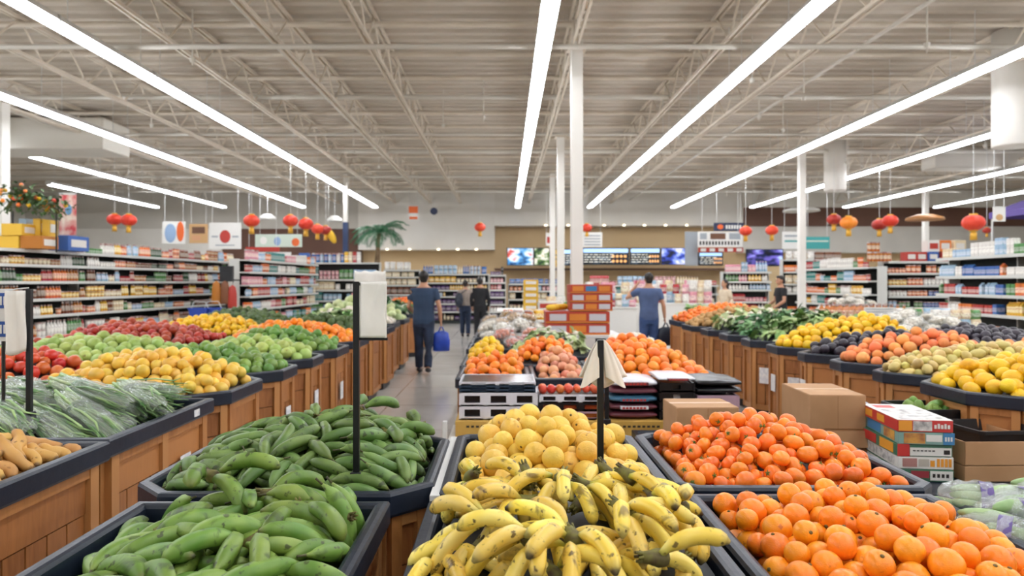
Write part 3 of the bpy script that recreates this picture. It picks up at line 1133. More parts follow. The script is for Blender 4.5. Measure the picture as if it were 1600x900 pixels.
# C: yellow grapefruit
K_gf, S_gf = fruit_protos('grapefruit', 'grapefruit peel', 0.0475, 4, 'button', squash=0.95, elong=1.06, lump=0.06, dimple=0.03)
r = FG['C']
tg = mound(r[0], r[1], r[2], r[3], RIM + 0.0, RIM + 0.17, 0.0, 0.5, 2.0)
ri = fill_bin(r, 'black rimmed bin of pale yellow grapefruit behind the bananas', tg, 0.15, rim=RIM, c=0.04)
items = deposit(ri, tg, 0.15, S_gf, rand_orient, K=60, maxn=280, wall=0.75)
put(K_gf, items, 'pale yellow grapefruit in the bin behind the bananas', 'grapefruit', 'grapefruit behind the bananas')

# E: mandarins
K_md, S_md = fruit_protos('mandarin', 'mandarin peel', 0.037, 4, 'star', squash=0.82, lump=0.07, dimple=0.1)
r = FG['E']
tg = mound(r[0], r[1], r[2], r[3], RIM - 0.01, RIM + 0.16, 0.0, 0.45, 2.0)
ri = fill_bin(r, 'black rimmed bin of deep orange mandarins beside the grapefruit', tg, 0.15, rim=RIM, c=0.06)
items = deposit(ri, tg, 0.15, S_md, rand_orient, K=60, maxn=300, wall=0.75)
put(K_md, items, 'deep orange mandarin in the bin beside the grapefruit', 'mandarin', 'mandarins beside the grapefruit')

# F: oranges
K_or, S_or = fruit_protos('orange', 'orange peel', 0.0375, 4, 'button', squash=0.96, lump=0.04, dimple=0.04)
r = FG['F']
tg = mound(r[0], r[1], r[2], r[3] + 0.1, RIM - 0.01, RIM + 0.09, 0.1, 0.2, 2.4)
ri = fill_bin(r, 'black rimmed bin of navel oranges at the near right', tg, 0.15, rim=RIM, c=0.0)
items = deposit(ri, tg, 0.15, S_or, rand_orient, K=60, maxn=300, wall=0.75)
put(K_or, items, 'orange in the near right bin, right of the bananas', 'orange', 'oranges in the near right bin')

# steel divider strip between the plantains and the grapefruit
tag(MB().bx(-0.262, -0.226, 2.42, 3.34, 0.0, 0.845).build('divider', 'lamp housing', bevel=0.003), 'grey steel divider strip between plantain and grapefruit bins', 'divider')

# ------------------------------------------------------------------ leafy greens and bags
mat('leaf green', '#69914b', '#90ae6c', scale=7, rough=0.5, jit=0.2, hjit=0.02)
mat('leaf dark', '#4a7745', '#6a9560', scale=7, rough=0.5, jit=0.2, hjit=0.02)
mat('leaf pale', '#a9bd7c', '#cdd6a6', scale=7, rough=0.5, jit=0.15, hjit=0.02)
mat('scallion', '#578a48', '#a3be7c', scale=10, rough=0.45, stretch=(0.4, 3, 3), jit=0.15)
mat('scallion white', '#cfdcae', '#8fb46a', scale=10, rough=0.45)
mat('bag green', '#7fa064', '#aac48c', scale=9, rough=0.5, jit=0.15)
mat('purple band', '#5c4a86', rough=0.5)
mat('cabbage', '#b4c487', '#d3dba8', scale=5, rough=0.5, jit=0.15, hjit=0.02)
mat('white bulb', '#e9e2d4', '#dccfbb', scale=6, rough=0.5, jit=0.1)


def leaf(mb, base, az, el, L, W, curl, nseg=5, fold=0.25):
    base = Vector(base)
    pos = base.copy()
    rows = []
    for k in range(nseg + 1):
        t = k / nseg
        e = el - curl * t
        d = Vector((math.cos(az) * math.cos(e), math.sin(az) * math.cos(e), math.sin(e)))
        if k:
            pos = pos + d * (L / nseg)
        side = Vector((-math.sin(az), math.cos(az), 0))
        upv = side.cross(d) * -1
        w = W * math.sin(PI * (0.12 + 0.86 * t)) ** 0.8
        rows.append((pos + side * w + upv * w * fold, pos.copy(), pos - side * w + upv * w * fold))
    vs = [p for r_ in rows for p in r_]
    fs = []
    for k in range(nseg):
        a = k * 3
        fs += [(a, a + 1, a + 4, a + 3), (a + 1, a + 2, a + 5, a + 4)]
    mb.add(vs, fs)


def leafy_bunch(name, seed, leafm, stemm, nl=20, L=0.15, W=0.026, stem=0.05):
    rg = np.random.default_rng(seed)
    mb = MB()
    for i in range(nl):
        leaf(mb, (rg.normal() * 0.012, rg.normal() * 0.012, 0.0), rg.normal() * 0.55, rg.uniform(-0.1, 0.75), L * rg.uniform(0.7, 1.1), W * rg.uniform(0.7, 1.2), rg.uniform(0.2, 1.1))
    root = mb.build(name, leafm, smooth=True)
    m_ = MB()
    for i in range(6):
        a = rg.uniform(0, 6.28)
        m_.tube([(-stem, 0.012 * math.cos(a), 0.012 * math.sin(a)), (0.03, 0.02 * math.cos(a), 0.015 + 0.016 * math.sin(a))], [0.009, 0.006], 6)
    m_.build('stalks', stemm, root, smooth=True)
    return root, np.array([[0.0, 0, 0.02, 0.035], [0.07, 0, 0.03, 0.045], [0.14, 0, 0.03, 0.04]])


def film_shell(name, L, W, H, parent, seed, film='plastic film', n=18, m=14):
    rg = np.random.default_rng(seed)
    vs, fs = [], []
    ph = rg.uniform(0, 6, 6)
    for i in range(n + 1):
        t = i / n
        x = L * (t - 0.5)
        q = (math.sin(PI * min(1, max(0, t * 0.98 + 0.01)))) ** 0.35
        for k in range(m):
            a = 2 * PI * k / m
            cr = 1 + 0.08 * math.sin(7 * a + ph[0] + 9 * t) + 0.05 * math.sin(13 * t * 3 + ph[1] + 3 * a)
            vs.append((x, W * q * cr * math.cos(a), H * q * cr * math.sin(a)))
    fs = [(i * m + (k + 1) % m, i * m + k, (i + 1) * m + k, (i + 1) * m + (k + 1) % m) for i in range(n) for k in range(m)]
    return MB().add(vs, fs).build(name, film, parent, smooth=True)


def scallion_bag(seed, L=0.5):
    rg = np.random.default_rng(seed)
    root = empty('scallion_bag')
    mb, mw = MB(), MB()
    for i in range(34):
        y0, z0 = rg.normal() * 0.028, rg.normal() * 0.018
        y1, z1 = y0 + rg.normal() * 0.018, z0 + rg.normal() * 0.014
        xm = -L * 0.22 + rg.normal() * 0.03
        mw.tube([(-L * 0.46 + rg.normal() * 0.01, y0 * 0.9, z0), (xm, (y0 + y1) / 2, z0)], [0.008, 0.006], 6)
        pts = [(xm, (y0 + y1) / 2, z0), (0.02, y1, z1), (L * 0.28, y1 * 1.2, z1 + rg.normal() * 0.01), (L * rg.uniform(0.38, 0.46), y1 * 1.35 + rg.normal() * 0.014, z1 * 1.2)]
        mb.tube(pts, [0.006, 0.0075, 0.007, 0.002], 6, squash=0.6)
    mb.build('leaves', 'scallion', root, smooth=True)
    mw.build('stalks', 'scallion white', root, smooth=True)
    MB().tube([(-L * 0.2, 0, 0), (-L * 0.17, 0, 0)], 0.058, 14, squash=0.75).build('tie', 'leaf dark', root)
    film_shell('plastic_sleeve', L, 0.075, 0.052, root, seed)
    sp = np.array([[x, y, 0, 0.048] for x in (-0.17, -0.06, 0.06, 0.17) for y in (-0.022, 0.022)])
    return root, sp


def bagged_veg(seed):
    rg = np.random.default_rng(seed)
    root = empty('bagged_greens')
    mb, mw = MB(), MB()
    for i in range(9):
        mb.ell((rg.normal() * 0.05, rg.normal() * 0.04, rg.normal() * 0.02), (0.075, 0.022, 0.02), 10, 8, Matrix.Rotation(rg.uniform(-0.5, 0.5), 3, 'Z'))
    mb.build('greens', 'bag green', root, smooth=True)
    MB().loops([[(x, 0.082 * math.cos(a), 0.058 * math.sin(a)) for a in [2 * PI * k / 18 for k in range(18)]] for x in (-0.018, 0.018)]).build('label_band', 'purple band', root, smooth=True)
    film_shell('plastic_bag', 0.27, 0.085, 0.06, root, seed)
    return root, np.array([[-0.07, 0, 0, 0.06], [0.0, 0.02, 0, 0.062], [0.0, -0.02, 0, 0.062], [0.07, 0, 0, 0.06]])


def net_bag(name, seed, inner, ri=0.035, film='net film', n=9):
    rg = np.random.default_rng(seed)
    root = empty(name)
    mb = MB()
    for i in range(2 * n):
        a = 2 * PI * i / n
        q = 0.066 if i < n else 0.03
        mb.ell((q * math.cos(a) * 1.45, q * math.sin(a), rg.normal() * 0.006 + (0 if i < n else .022)), (ri * .75, ri * .75, ri * .75), 9, 6)
    mb.build('produce', inner, root, smooth=True)
    film_shell('bag', 0.29, 0.1, 0.06, root, seed, film, 14, 12)
    return root, np.array([[-0.08, 0, 0, 0.06], [0.0, 0.03, 0, 0.065], [0.0, -0.03, 0, 0.065], [0.08, 0, 0, 0.06]])


def protoset(lst):
    return kit([a for a, _ in lst]), [b_ for _, b_ in lst]


K_sc, S_sc = protoset([scallion_bag(i) for i in range(4)])
K_bg, S_bg = protoset([bagged_veg(i) for i in range(3)])

# G: bagged greens at the near right corner
r = FG['G']
tg = mound(r[0], r[1], r[2], r[3], RIM + 0.03, RIM + 0.07, 0.0, 0.2, 2.2)
ri = fill_bin(r, 'black rimmed bin of bagged greens at the right edge', tg, 0.1, rim=RIM, c=0.0)
put(K_bg, deposit(ri, tg, 0.1, S_bg, lay_orient(tg, lambda x, y: RNG.normal() * 0.5 - 0.5, 0.1, 0.2), K=34, maxn=60, sq=0.84, wall=-0.8),
    'clear bag of green vegetables with a purple band at the right edge', 'bagged greens', 'bagged greens at the right edge')

for (px, py, Z, yaw, v) in ((1540, 782, 2.3, -.5, 0), (1597, 805, 2.2, -.2, 1), (1572, 838, 2.05, -.7, 2)):
    K_bg.place(TRS(P(px, py, Z), Matrix.Rotation(yaw, 3, 'Z')), v, 'clear bag of green vegetables with a purple band at the right edge', 'bagged greens', 'bagged greens at the right edge')

# ------------------------------------------------------------------ left island
LX = -1.72
# L1 tubers
K_tb, S_tb = tuber_kit()
r = (-2.72, LX + 0.02, 2.2, 3.0)
tg = mound(*r, 0.88, 1.02, -0.1, 0.1, 2.2)
ri = fill_bin(r, 'nearest bin of the left island, holding tan tubers', tg, 0.12, rim=0.9, c=0.0, tags=[])
MB().bx(.5085, .5125, -.24, -.2, .83, .878).build('rim_sticker', 'tag paper', LASTBIN)
put(K_tb, deposit(ri, tg, 0.12, S_tb, lay_orient(tg, lambda x, y: RNG.normal() * 0.5, 0.15, 0.5), K=34, maxn=140, sq=0.88, wall=0.1),
    'tan finger shaped tuber in the nearest left island bin', 'tuber', 'tubers in the nearest left island bin')
# L2 scallions
r = (-3.3, LX, 3.05, 4.12)
tg = mound(*r, 0.93, 1.1, 0.0, 0.1, 2.4)
ri = fill_bin(r, 'second bin of the left island, holding bagged scallions', tg, 0.18, rim=0.9, c=0.0, tags=[(1, 0.72, 0.56)])
MB().bx(.799, .8025, .28, .345, .835, .872).build('rim_sticker', 'tag paper', LASTBIN)
put(K_sc, deposit(ri, tg, 0.18, S_sc, lay_orient(tg, lambda x, y: -0.5 + RNG.normal() * 0.25, 0.08, 0.2), K=60, maxn=110, sq=0.84, wall=0.1),
    'clear bag of green scallions on the left island', 'bagged scallions', 'bagged scallions on the left island')

K_ym, S_ym = fruit_protos('yellow_mango', 'yellow mango skin', 0.042, 4, seg=14, ring=10, squash=0.85, elong=1.25, lump=0.06, dimple=0.02)
K_to, S_to = fruit_protos('tomato', 'tomato skin', 0.05, 3, seg=12, ring=8, squash=0.85)
K_gm, S_gm = fruit_protos('green_mango', 'green mango skin', 0.05, 4, seg=12, ring=8, squash=0.85, elong=1.2, lump=0.06, dimple=0.02)
K_pg, S_pg = fruit_protos('pale_guava', 'pale guava skin', 0.055, 4, seg=12, ring=8, squash=0.9, elong=1.15, lump=0.06, dimple=0.02)
K_ra, S_ra = fruit_protos('red_apple', 'red apple skin', 0.05, 3, seg=12, ring=8, squash=0.9)
K_og, S_og = fruit_protos('valencia_orange', 'orange peel', 0.052, 3, seg=12, ring=8, squash=0.95)
K_av, S_av = fruit_protos('avocado', 'avocado skin', 0.05, 3, seg=10, ring=8, squash=0.9, elong=1.3, lump=0.05, nip=0.06)
K_cb, S_cb = fruit_protos('cabbage', 'cabbage', 0.085, 3, seg=12, ring=9, squash=0.85, lump=0.08)
K_wb, S_wb = fruit_protos('white_onion', 'white bulb', 0.05, 3, seg=10, ring=8, squash=0.9, nip=0.12)
K_lm, S_lm = fruit_protos('lemon', 'lemon peel', 0.05, 4, seg=14, ring=10, squash=0.95, elong=1.12, nip=0.1, dimple=0.0, lump=0.04)
K_sq, S_sq = fruit_protos('pale_squash', 'squash skin', 0.036, 3, seg=10, ring=9, squash=0.9, elong=1.5, lump=0.08, nip=0.06, dimple=0.0)
K_pe, S_pe = fruit_protos('peach', 'peach skin', 0.05, 3, seg=14, ring=10, squash=0.95, lump=0.04)
K_eg, S_eg = fruit_protos('eggplant', 'eggplant skin', 0.05, 3, seg=12, ring=9, squash=0.92, elong=1.2, lump=0.04)
K_tg, S_tg = fruit_protos('tangerine', 'tangerine peel', 0.047, 3, seg=14, ring=9, squash=0.85, lump=0.05)
K_ho, S_ho = fruit_protos('hamlin_orange', 'tangerine peel', 0.052, 3, seg=14, ring=9, squash=0.95, lump=0.04)
K_po, S_po = fruit_protos('pink_onion', 'pink onion skin', 0.045, 3, seg=12, ring=9, squash=0.9, nip=0.1)
K_ml, S_ml = fruit_protos('yellow_citrus', 'lemon peel', 0.045, 3, seg=10, ring=8, squash=0.95, lump=0.04)
K_cl, S_cl = fruit_protos('clementine', 'mandarin peel', 0.042, 3, seg=10, ring=8, squash=0.9)
K_pt, S_pt = fruit_protos('potato', 'potato skin', 0.05, 3, seg=10, ring=8, squash=0.75, elong=1.2, lump=0.12)
K_lg, S_lg = protoset([leafy_bunch('leafy_green', i, 'leaf green', 'leaf pale') for i in range(3)])
K_dg, S_dg = protoset([leafy_bunch('dark_green', i + 5, 'leaf dark', 'white bulb') for i in range(3)])
K_bc, S_bc = protoset([leafy_bunch('bok_choy', i + 9, 'leaf pale', 'white bulb', 12, 0.13, 0.032) for i in range(3)])
K_nb, S_nb = protoset([net_bag('onion_bag', i, 'white bulb') for i in range(2)])
K_pb2, S_pb2 = protoset([net_bag('potato_bag', i + 4, 'potato skin') for i in range(2)])
K_rb, S_rb = protoset([net_bag('pink_radish_bag', i + 7, 'tomato skin', 0.03) for i in range(2)])


def heap(rect, kitset, label, cat, group, bin_label, edge=-0.02, peak=0.2, cu=0.0, cv=0.3, thick=0.12, rim=0.9, c=0.2, tags=(), K=45, maxn=290, orient=None, yaw=None, sq=0.95, pw=2.0, wall=0.5):
    kk, ss = kitset
    tg = mound(*rect, rim + edge + 0.03, rim + peak + 0.02, cu, cv, pw)
    ri = fill_bin(rect, bin_label, tg, thick, rim=rim, c=c, tags=tags, margin=0.06)
    if yaw is not None:
        orient = lay_orient(tg, yaw, 0.2, 0.4)
    it = deposit(ri, tg, thick, ss, orient or rand_orient, K=K, maxn=maxn, sq=sq, wall=wall, c=max(0, c - .035))
    put(kk, it, label, cat, group)
    return len(it)


T = [(2, 0.5, 0.5)]
heap((-3.0, LX, 4.2, 5.15), (K_ym, S_ym), 'yellow mango on the left island behind the bagged scallions', 'mango', 'yellow mangoes on the left island',
     'third bin of the left island, holding yellow mangoes', 0.0, 0.22, -0.1, 0.3, tags=[(2, 0.4, 0.5)])
heap((-4.0, -3.05, 4.7, 5.5), (K_to, S_to), 'red orange tomato left of the yellow mangoes', 'tomato', 'tomatoes on the left island',
     'outer bin of tomatoes beside the yellow mangoes', 0.0, 0.2, 0, 0.1, c=0.1)
heap((-2.95, LX, 5.22, 5.98), (K_gm, S_gm), 'dark green mango on the left island behind the yellow mangoes', 'mango', 'green mangoes on the left island',
     'fourth bin of the left island, holding green mangoes', 0.0, 0.17, -0.1, 0.2, tags=[(2, 0.5, 0.5)])
heap((-4.6, -3.0, 5.6, 7.0), (K_pg, S_pg), 'large pale green guava on the outer side of the left island', 'guava', 'pale guavas on the outer left island',
     'outer bin of large pale green guavas', 0.02, 0.2, 0.2, 0.0, c=0.1)
heap((-2.95, LX, 6.05, 6.82), (K_pg, S_pg), 'pale green guava on the left island beside the aisle', 'guava', 'pale guavas beside the left aisle',
     'fifth bin of the left island, holding pale green guavas', 0.0, 0.18, -0.1, 0.2, tags=[(2, 0.5, 0.5)])
heap((-2.95, LX + 0.02, 6.88, 7.8), (K_gm, S_gm), 'green mango on the left island before the oranges', 'mango', 'green mangoes before the left oranges',
     'sixth bin of the left island, holding green mangoes', 0.0, 0.2, -0.1, 0.2, tags=[(2, 0.5, 0.45)])
heap((-3.25, LX + 0.02, 7.86, 8.9), (K_og, S_og), 'orange on the left island behind the green mangoes', 'orange', 'oranges on the left island',
     'seventh bin of the left island, holding oranges', 0.0, 0.22, -0.15, 0.1)
heap((-4.95, -3.3, 7.1, 8.6), (K_ra, S_ra), 'dark red apple on the outer side of the left island', 'apple', 'red apples on the left island',
     'outer bin of dark red apples', 0.04, 0.24, 0, 0.1, c=0.1)
heap((-4.6, -3.3, 8.7, 9.9), (K_ml, S_ml), 'yellow citrus behind the dark red apples', 'citrus fruit', 'yellow citrus on the left island',
     'outer bin of yellow citrus behind the red apples', 0.05, 0.24, 0.2, 0.1, c=0.1)
heap((-3.25, LX, 8.97, 10.0), (K_av, S_av), 'dark green avocado on the left island behind the oranges', 'avocado', 'avocados on the left island',
     'eighth bin of the left island, holding avocados', 0.0, 0.24, -0.1, 0.2)
heap((-3.3, LX, 10.07, 11.1), (K_lg, S_lg), 'green leafy bunch on the left island behind the avocados', 'leafy greens', 'leafy greens on the left island',
     'ninth bin of the left island, holding leafy greens', 0.0, 0.26, -0.1, 0.2, yaw=lambda x, y: RNG.uniform(0, 6.28), maxn=60)
heap((-3.4, LX - .1, 11.2, 12.3), (K_wb, S_wb), 'white onion on the left island before the cabbages', 'onion', 'white onions on the left island',
     'tenth bin of the left island, holding white onions', 0.0, 0.24, -0.1, 0.2)
heap((-3.5, LX - .1, 12.4, 13.5), (K_cb, S_cb), 'pale green cabbage at the far end of the left island', 'cabbage', 'cabbages on the left island',
     'eleventh bin of the left island, holding cabbages', 0.05, 0.42, -0.1, 0.2, thick=0.25)
heap((-4.9, -3.5, 10.3, 12.0), (K_av, S_av), 'dark green avocado on the outer side of the left island', 'avocado', 'avocados on the outer left island',
     'outer bin of dark avocados', 0.05, 0.26, 0, 0.2)
heap((-3.0, LX - 0.1, 14.6, 15.7), (K_dg, S_dg), 'dark leafy bunch on the short far island beside the walking man', 'leafy greens', 'dark greens on the far left island',
     'near bin of the short far island beside the walking man', 0.0, 0.3, 0, 0.2, yaw=lambda x, y: RNG.uniform(0, 6.28), maxn=40)
heap((-3.0, LX - 0.1, 15.8, 17.0), (K_cl, S_cl), 'small orange clementine on the short far island', 'clementine', 'clementines on the far left island',
     'far bin of the short far island, holding clementines', 0.0, 0.3, 0, 0.2)

# ------------------------------------------------------------------ right island
RX = 2.85
heap((RX, 4.25, 4.15, 5.02), (K_lm, S_lm), 'bright lemon in the nearest right island bin', 'lemon', 'lemons in the nearest right island bin',
     'nearest bin of the right island, holding lemons', 0.0, 0.24, 0.2, 0.2, c=0.2, tags=[(0, 0.6, 0.6)])
heap((RX, 4.25, 5.08, 5.68), (K_sq, S_sq), 'small pale squash on the right island between lemons and peaches', 'squash', 'pale squash on the right island',
     'second bin of the right island, holding pale squash', 0.0, 0.2, 0.5, 0.2, c=0.23)
heap((RX, 4.25, 5.74, 6.4), (K_pe, S_pe), 'orange pink peach on the right island', 'peach', 'peaches on the right island',
     'third bin of the right island, holding peaches', 0.0, 0.26, 0.2, 0.2, c=0.23)
heap((RX, 4.3, 6.46, 7.08), (K_eg, S_eg), 'glossy near black eggplant on the right island', 'eggplant', 'eggplants on the right island',
     'fourth bin of the right island, holding eggplants', 0.0, 0.22, 0.4, 0.2, c=0.23, tags=[(6, 0.5, 0.55)])
heap((RX, 4.35, 7.14, 7.9), (K_lm, S_lm), 'bright lemon on the right island behind the eggplants', 'lemon', 'lemons behind the eggplants',
     'fifth bin of the right island, holding lemons behind the eggplants', 0.0, 0.32, 0.5, 0.2, c=0.23, tags=[(7, 0.5, 0.5), (6, 0.5, 0.5)])
heap((RX, 4.4, 7.96, 8.72), (K_lg, S_lg), 'leafy green bunch on the right island behind the lemons', 'leafy greens', 'leafy greens on the right island',
     'sixth bin of the right island, holding leafy greens', 0.0, 0.32, 0.2, 0.2, c=0.23, yaw=lambda x, y: RNG.uniform(0, 6.28), maxn=60, tags=[(7, 0.5, 0.5)])
heap((RX, 4.4, 8.78, 9.6), (K_dg, S_dg), 'dark leafy bunch on the right island', 'leafy greens', 'dark greens on the right island',
     'seventh bin of the right island, holding dark greens', 0.0, 0.32, 0.2, 0.2, c=0.23, yaw=lambda x, y: RNG.uniform(0, 6.28), maxn=50)
heap((RX, 4.4, 9.66, 10.5), (K_bc, S_bc), 'pale bok choy bunch on the right island', 'bok choy', 'bok choy on the right island',
     'eighth bin of the right island, holding bok choy', 0.0, 0.32, 0.2, 0.2, c=0.23, yaw=lambda x, y: RNG.uniform(0, 6.28), maxn=60)
heap((RX, 4.5, 10.56, 11.6), (K_pt, S_pt), 'brown potato on the right island', 'potato', 'potatoes on the right island',
     'ninth bin of the right island, holding potatoes', 0.0, 0.3, 0.1, 0.2, c=0.23)
heap((RX + 0.1, 4.7, 11.7, 12.9), (K_cl, S_cl), 'small orange clementine on the right island', 'clementine', 'clementines on the right island',
     'tenth bin of the right island, holding clementines', 0.02, 0.3, 0.1, 0.2, c=0.23)
heap((RX + 0.45, 4.6, 13.0, 14.2), (K_lg, S_lg), 'leafy green bunch at the far end of the right island', 'leafy greens', 'leafy greens at the far right',
     'eleventh bin of the right island, holding leafy greens', 0.02, 0.28, 0.1, 0.2, c=0.23, yaw=lambda x, y: RNG.uniform(0, 6.28), maxn=40)
heap((4.32, 5.6, 4.9, 5.65), (K_sq, S_sq), 'small pale squash on the outer side of the right island', 'squash', 'pale squash on the outer right island',
     'outer bin of pale squash behind the lemons', 0.02, 0.24, 0, 0.1, c=0.1)
heap((4.32, 5.7, 5.72, 6.7), (K_pe, S_pe), 'orange pink peach on the outer side of the right island', 'peach', 'peaches on the outer right island',
     'outer bin of peaches', 0.02, 0.2, 0, 0.1, c=0.1)
heap((4.42, 5.9, 6.8, 8.2), (K_eg, S_eg), 'dark eggplant on the outer side of the right island', 'eggplant', 'eggplants on the outer right island',
     'outer bin of dark eggplants', 0.02, 0.22, -0.2, 0.1, c=0.1)
heap((4.5, 5.9, 8.3, 9.6), (K_nb, S_nb), 'white net bag of onions on the outer side of the right island', 'onion bag', 'white onion bags on the right island',
     'outer bin of bagged onions', 0.04, 0.28, 0, 0.1, c=0.1, thick=0.2, yaw=lambda x, y: RNG.uniform(0, 6.28), maxn=40)

# ------------------------------------------------------------------ middle island behind the crates
heap((-0.4, 0.2, 5.68, 6.5), (K_tg, S_tg), 'tangerine at the left corner of the middle citrus display', 'tangerine', 'tangerines on the middle display',
     'bin of tangerines at the left corner of the middle display', 0.0, 0.16, 0.3, 0.5, rim=0.8, c=0.04)
heap((0.22, 0.72, 5.68, 6.6), (K_po, S_po), 'pinkish onion in the centre of the middle display', 'onion', 'pink onions on the middle display',
     'bin of pinkish onions in the middle display', -0.05, 0.17, 0.0, 0.6, rim=0.8, c=0.04)
heap((0.74, 1.78, 5.68, 7.0), (K_ho, S_ho), 'orange on the right half of the middle display', 'orange', 'oranges on the middle display',
     'bin of oranges on the right half of the middle display', -0.02, 0.27, -0.3, 0.55, rim=0.8, c=0.04)
heap((0.05, 0.72, 6.64, 7.3), (K_tg, S_tg), 'tangerine behind the pinkish onions', 'tangerine', 'tangerines behind the pink onions',
     'bin of tangerines behind the pinkish onions', 0.05, 0.22, 0.2, 0.2, rim=0.8, c=0.04)
heap((-0.42, 0.03, 6.54, 7.6), (K_ml, S_ml), 'yellow citrus behind the corner tangerines', 'citrus fruit', 'yellow citrus on the middle display',
     'bin of yellow citrus on the left side of the middle display', 0.0, 0.2, 0.2, 0.3, rim=0.8, c=0.04)
heap((0.05, 1.0, 7.34, 8.1), (K_bc, S_bc), 'pale bok choy bunch on the middle display', 'bok choy', 'bok choy on the middle display',
     'bin of bok choy on the middle display', 0.05, 0.26, 0, 0.2, rim=0.8, c=0.04, yaw=lambda x, y: RNG.uniform(0, 6.28), maxn=40)
heap((-0.45, 0.65, 8.16, 8.9), (K_rb, S_rb), 'net bag of pink radishes on the middle display', 'radish bag', 'radish bags on the middle display',
     'bin of bagged radishes on the middle display', 0.06, 0.22, 0, 0.1, rim=0.8, c=0.04, thick=0.2, yaw=lambda x, y: RNG.uniform(0, 6.28), maxn=30)
heap((-0.45, 0.6, 8.96, 9.9), (K_nb, S_nb), 'white net bag of onions on the middle display', 'onion bag', 'onion bags on the middle display',
     'bin of bagged onions on the middle display', 0.12, 0.28, 0, 0.1, rim=0.8, c=0.04, thick=0.2, yaw=lambda x, y: RNG.uniform(0, 6.28), maxn=40)
heap((-0.45, 0.6, 9.96, 11.0), (K_pb2, S_pb2), 'net bag of potatoes on the middle display', 'potato bag', 'potato bags on the middle display',
     'bin of bagged potatoes on the middle display', 0.14, 0.33, 0, 0.1, rim=0.8, c=0.04, thick=0.2, yaw=lambda x, y: RNG.uniform(0, 6.28), maxn=40)
heap((1.04, 1.8, 7.1, 8.3), (K_wb, S_wb), 'white onion at the far right of the middle display', 'onion', 'white onions on the middle display',
     'bin of white onions at the far right of the middle display', 0.0, 0.2, -0.2, 0.2, rim=0.8, c=0.04)

# ------------------------------------------------------------------ shelf goods
PAL = {'red': '#b2382c', 'orange': '#e0792c', 'yellow': '#e3b53a', 'green': '#4f8a4a', 'dark green': '#35573d', 'white': '#dedad2', 'cream': '#dcc9a2', 'brown': '#7b4a2b',
       'amber': '#b5701f', 'blue': '#3a62a8', 'light blue': '#9db9d2', 'pink': '#d8939a', 'purple': '#6a4a7d', 'black': '#27272b', 'teal': '#3f8a86'}


def goods_protos():
    d = {}

    def reg(name, mbs, gloss=False):
        ps = []
        for mb, mats_ in mbs:
            ps.append(mb.build(name, mats_, smooth=False))
        d[name] = kit(ps)

    def lath(prof, lidz=None, n=12):
        mb = MB()
        k = [i for i, p in enumerate(prof) if lidz is not None and p[1] >= lidz]
        if k:
            mb.lathe(prof[:k[0] + 1], n)
            mb.cur = 1
            mb.lathe([(p[0] * 1.04, p[1]) for p in prof[k[0]:]], n)
        else:
            mb.lathe(prof, n)
        return mb
    P2 = ['package gloss', 'lid']
    reg('jar', [(lath([(0.46, 0), (0.5, 0.04), (0.5, 0.7), (0.42, 0.8), (0.42, 0.82), (0.44, 0.82), (0.44, 1.0), (0.0, 1.0)], 0.82), P2)])
    reg('bottle', [(lath([(0.46, 0), (0.5, 0.03), (0.5, 0.6), (0.4, 0.72), (0.2, 0.84), (0.2, 0.9), (0.24, 0.9), (0.24, 1.0), (0.0, 1.0)], 0.9), P2)])
    reg('sauce_bottle', [(lath([(0.42, 0), (0.48, 0.05), (0.5, 0.45), (0.42, 0.6), (0.26, 0.75), (0.24, 0.86), (0.28, 0.86), (0.22, 1.0), (0.0, 1.0)], 0.86), P2)])
    reg('can', [(lath([(0.48, 0), (0.5, 0.02), (0.5, 0.03), (0.48, 0.05), (0.48, 0.95), (0.5, 0.97), (0.5, 1.0), (0.44, 1.0), (0.44, 0.98), (0, 0.98)]), P2)])
    reg('tub', [(lath([(0.38, 0), (0.4, 0.02), (0.47, 0.85), (0.5, 0.85), (0.5, 0.95), (0.46, 1.0), (0, 1.0)], 0.85), P2)])
    reg('canister', [(lath([(0.48, 0), (0.5, 0.02), (0.5, 0.86), (0.52, 0.86), (0.52, 0.98), (0.5, 1.0), (0, 1.0)], 0.86), P2)])

    def bevbox(b_=0.05):
        mb = MB()
        for (i, z) in ((b_, 0), (0, b_), (0, 1 - b_), (b_, 1)):
            pass
        mb.loops([[(x, y, z) for x, y in rectc(-0.5 + i, 0.5 - i, -0.5 + i, 0.5 - i, b_)] for i, z in ((b_, 0), (0, b_), (0, 1 - b_), (b_, 1))], True, True)
        return mb
    for nm in ('carton', 'tea_box', 'biscuit_box'):
        reg(nm, [(bevbox(0.03), ['package'])])

    def gable():
        mb = MB().bx(-0.5, 0.5, -0.5, 0.5, 0, 0.78)
        mb.add([(-0.5, -0.5, 0.78), (0.5, -0.5, 0.78), (0.5, 0.5, 0.78), (-0.5, 0.5, 0.78), (-0.5, 0, 0.94), (0.5, 0, 0.94), (-.5, 0, 1.0), (.5, 0, 1.0)],
               [(0, 1, 5, 4), (2, 3, 4, 5), (1, 2, 5), (3, 0, 4), (4, 5, 7, 6)])
        return mb
    reg('drink_carton', [(gable(), ['package'])])

    def pillow(seed, seal=True):
        rg = np.random.default_rng(seed)
        n, m_ = 8, 10
        rows = []
        for i in range(n + 1):
            t = i / n
            q = math.sin(PI * (0.04 + 0.92 * t)) ** 0.5
            rows.append([(0.5 * (0.92 + 0.08 * q) * math.cos(a) * (1 + 0.04 * rg.normal()), (0.06 + 0.42 * q) * math.sin(a), t) for a in [2 * PI * k / m_ for k in range(m_)]])
        return MB().loops(rows, True, True)
    for nm, sd in (('snack_bag', 1), ('pouch', 3), ('noodle_pack', 5)):
        reg(nm, [(pillow(sd), ['package gloss']), (pillow(sd + 1), ['package gloss'])])
    return d


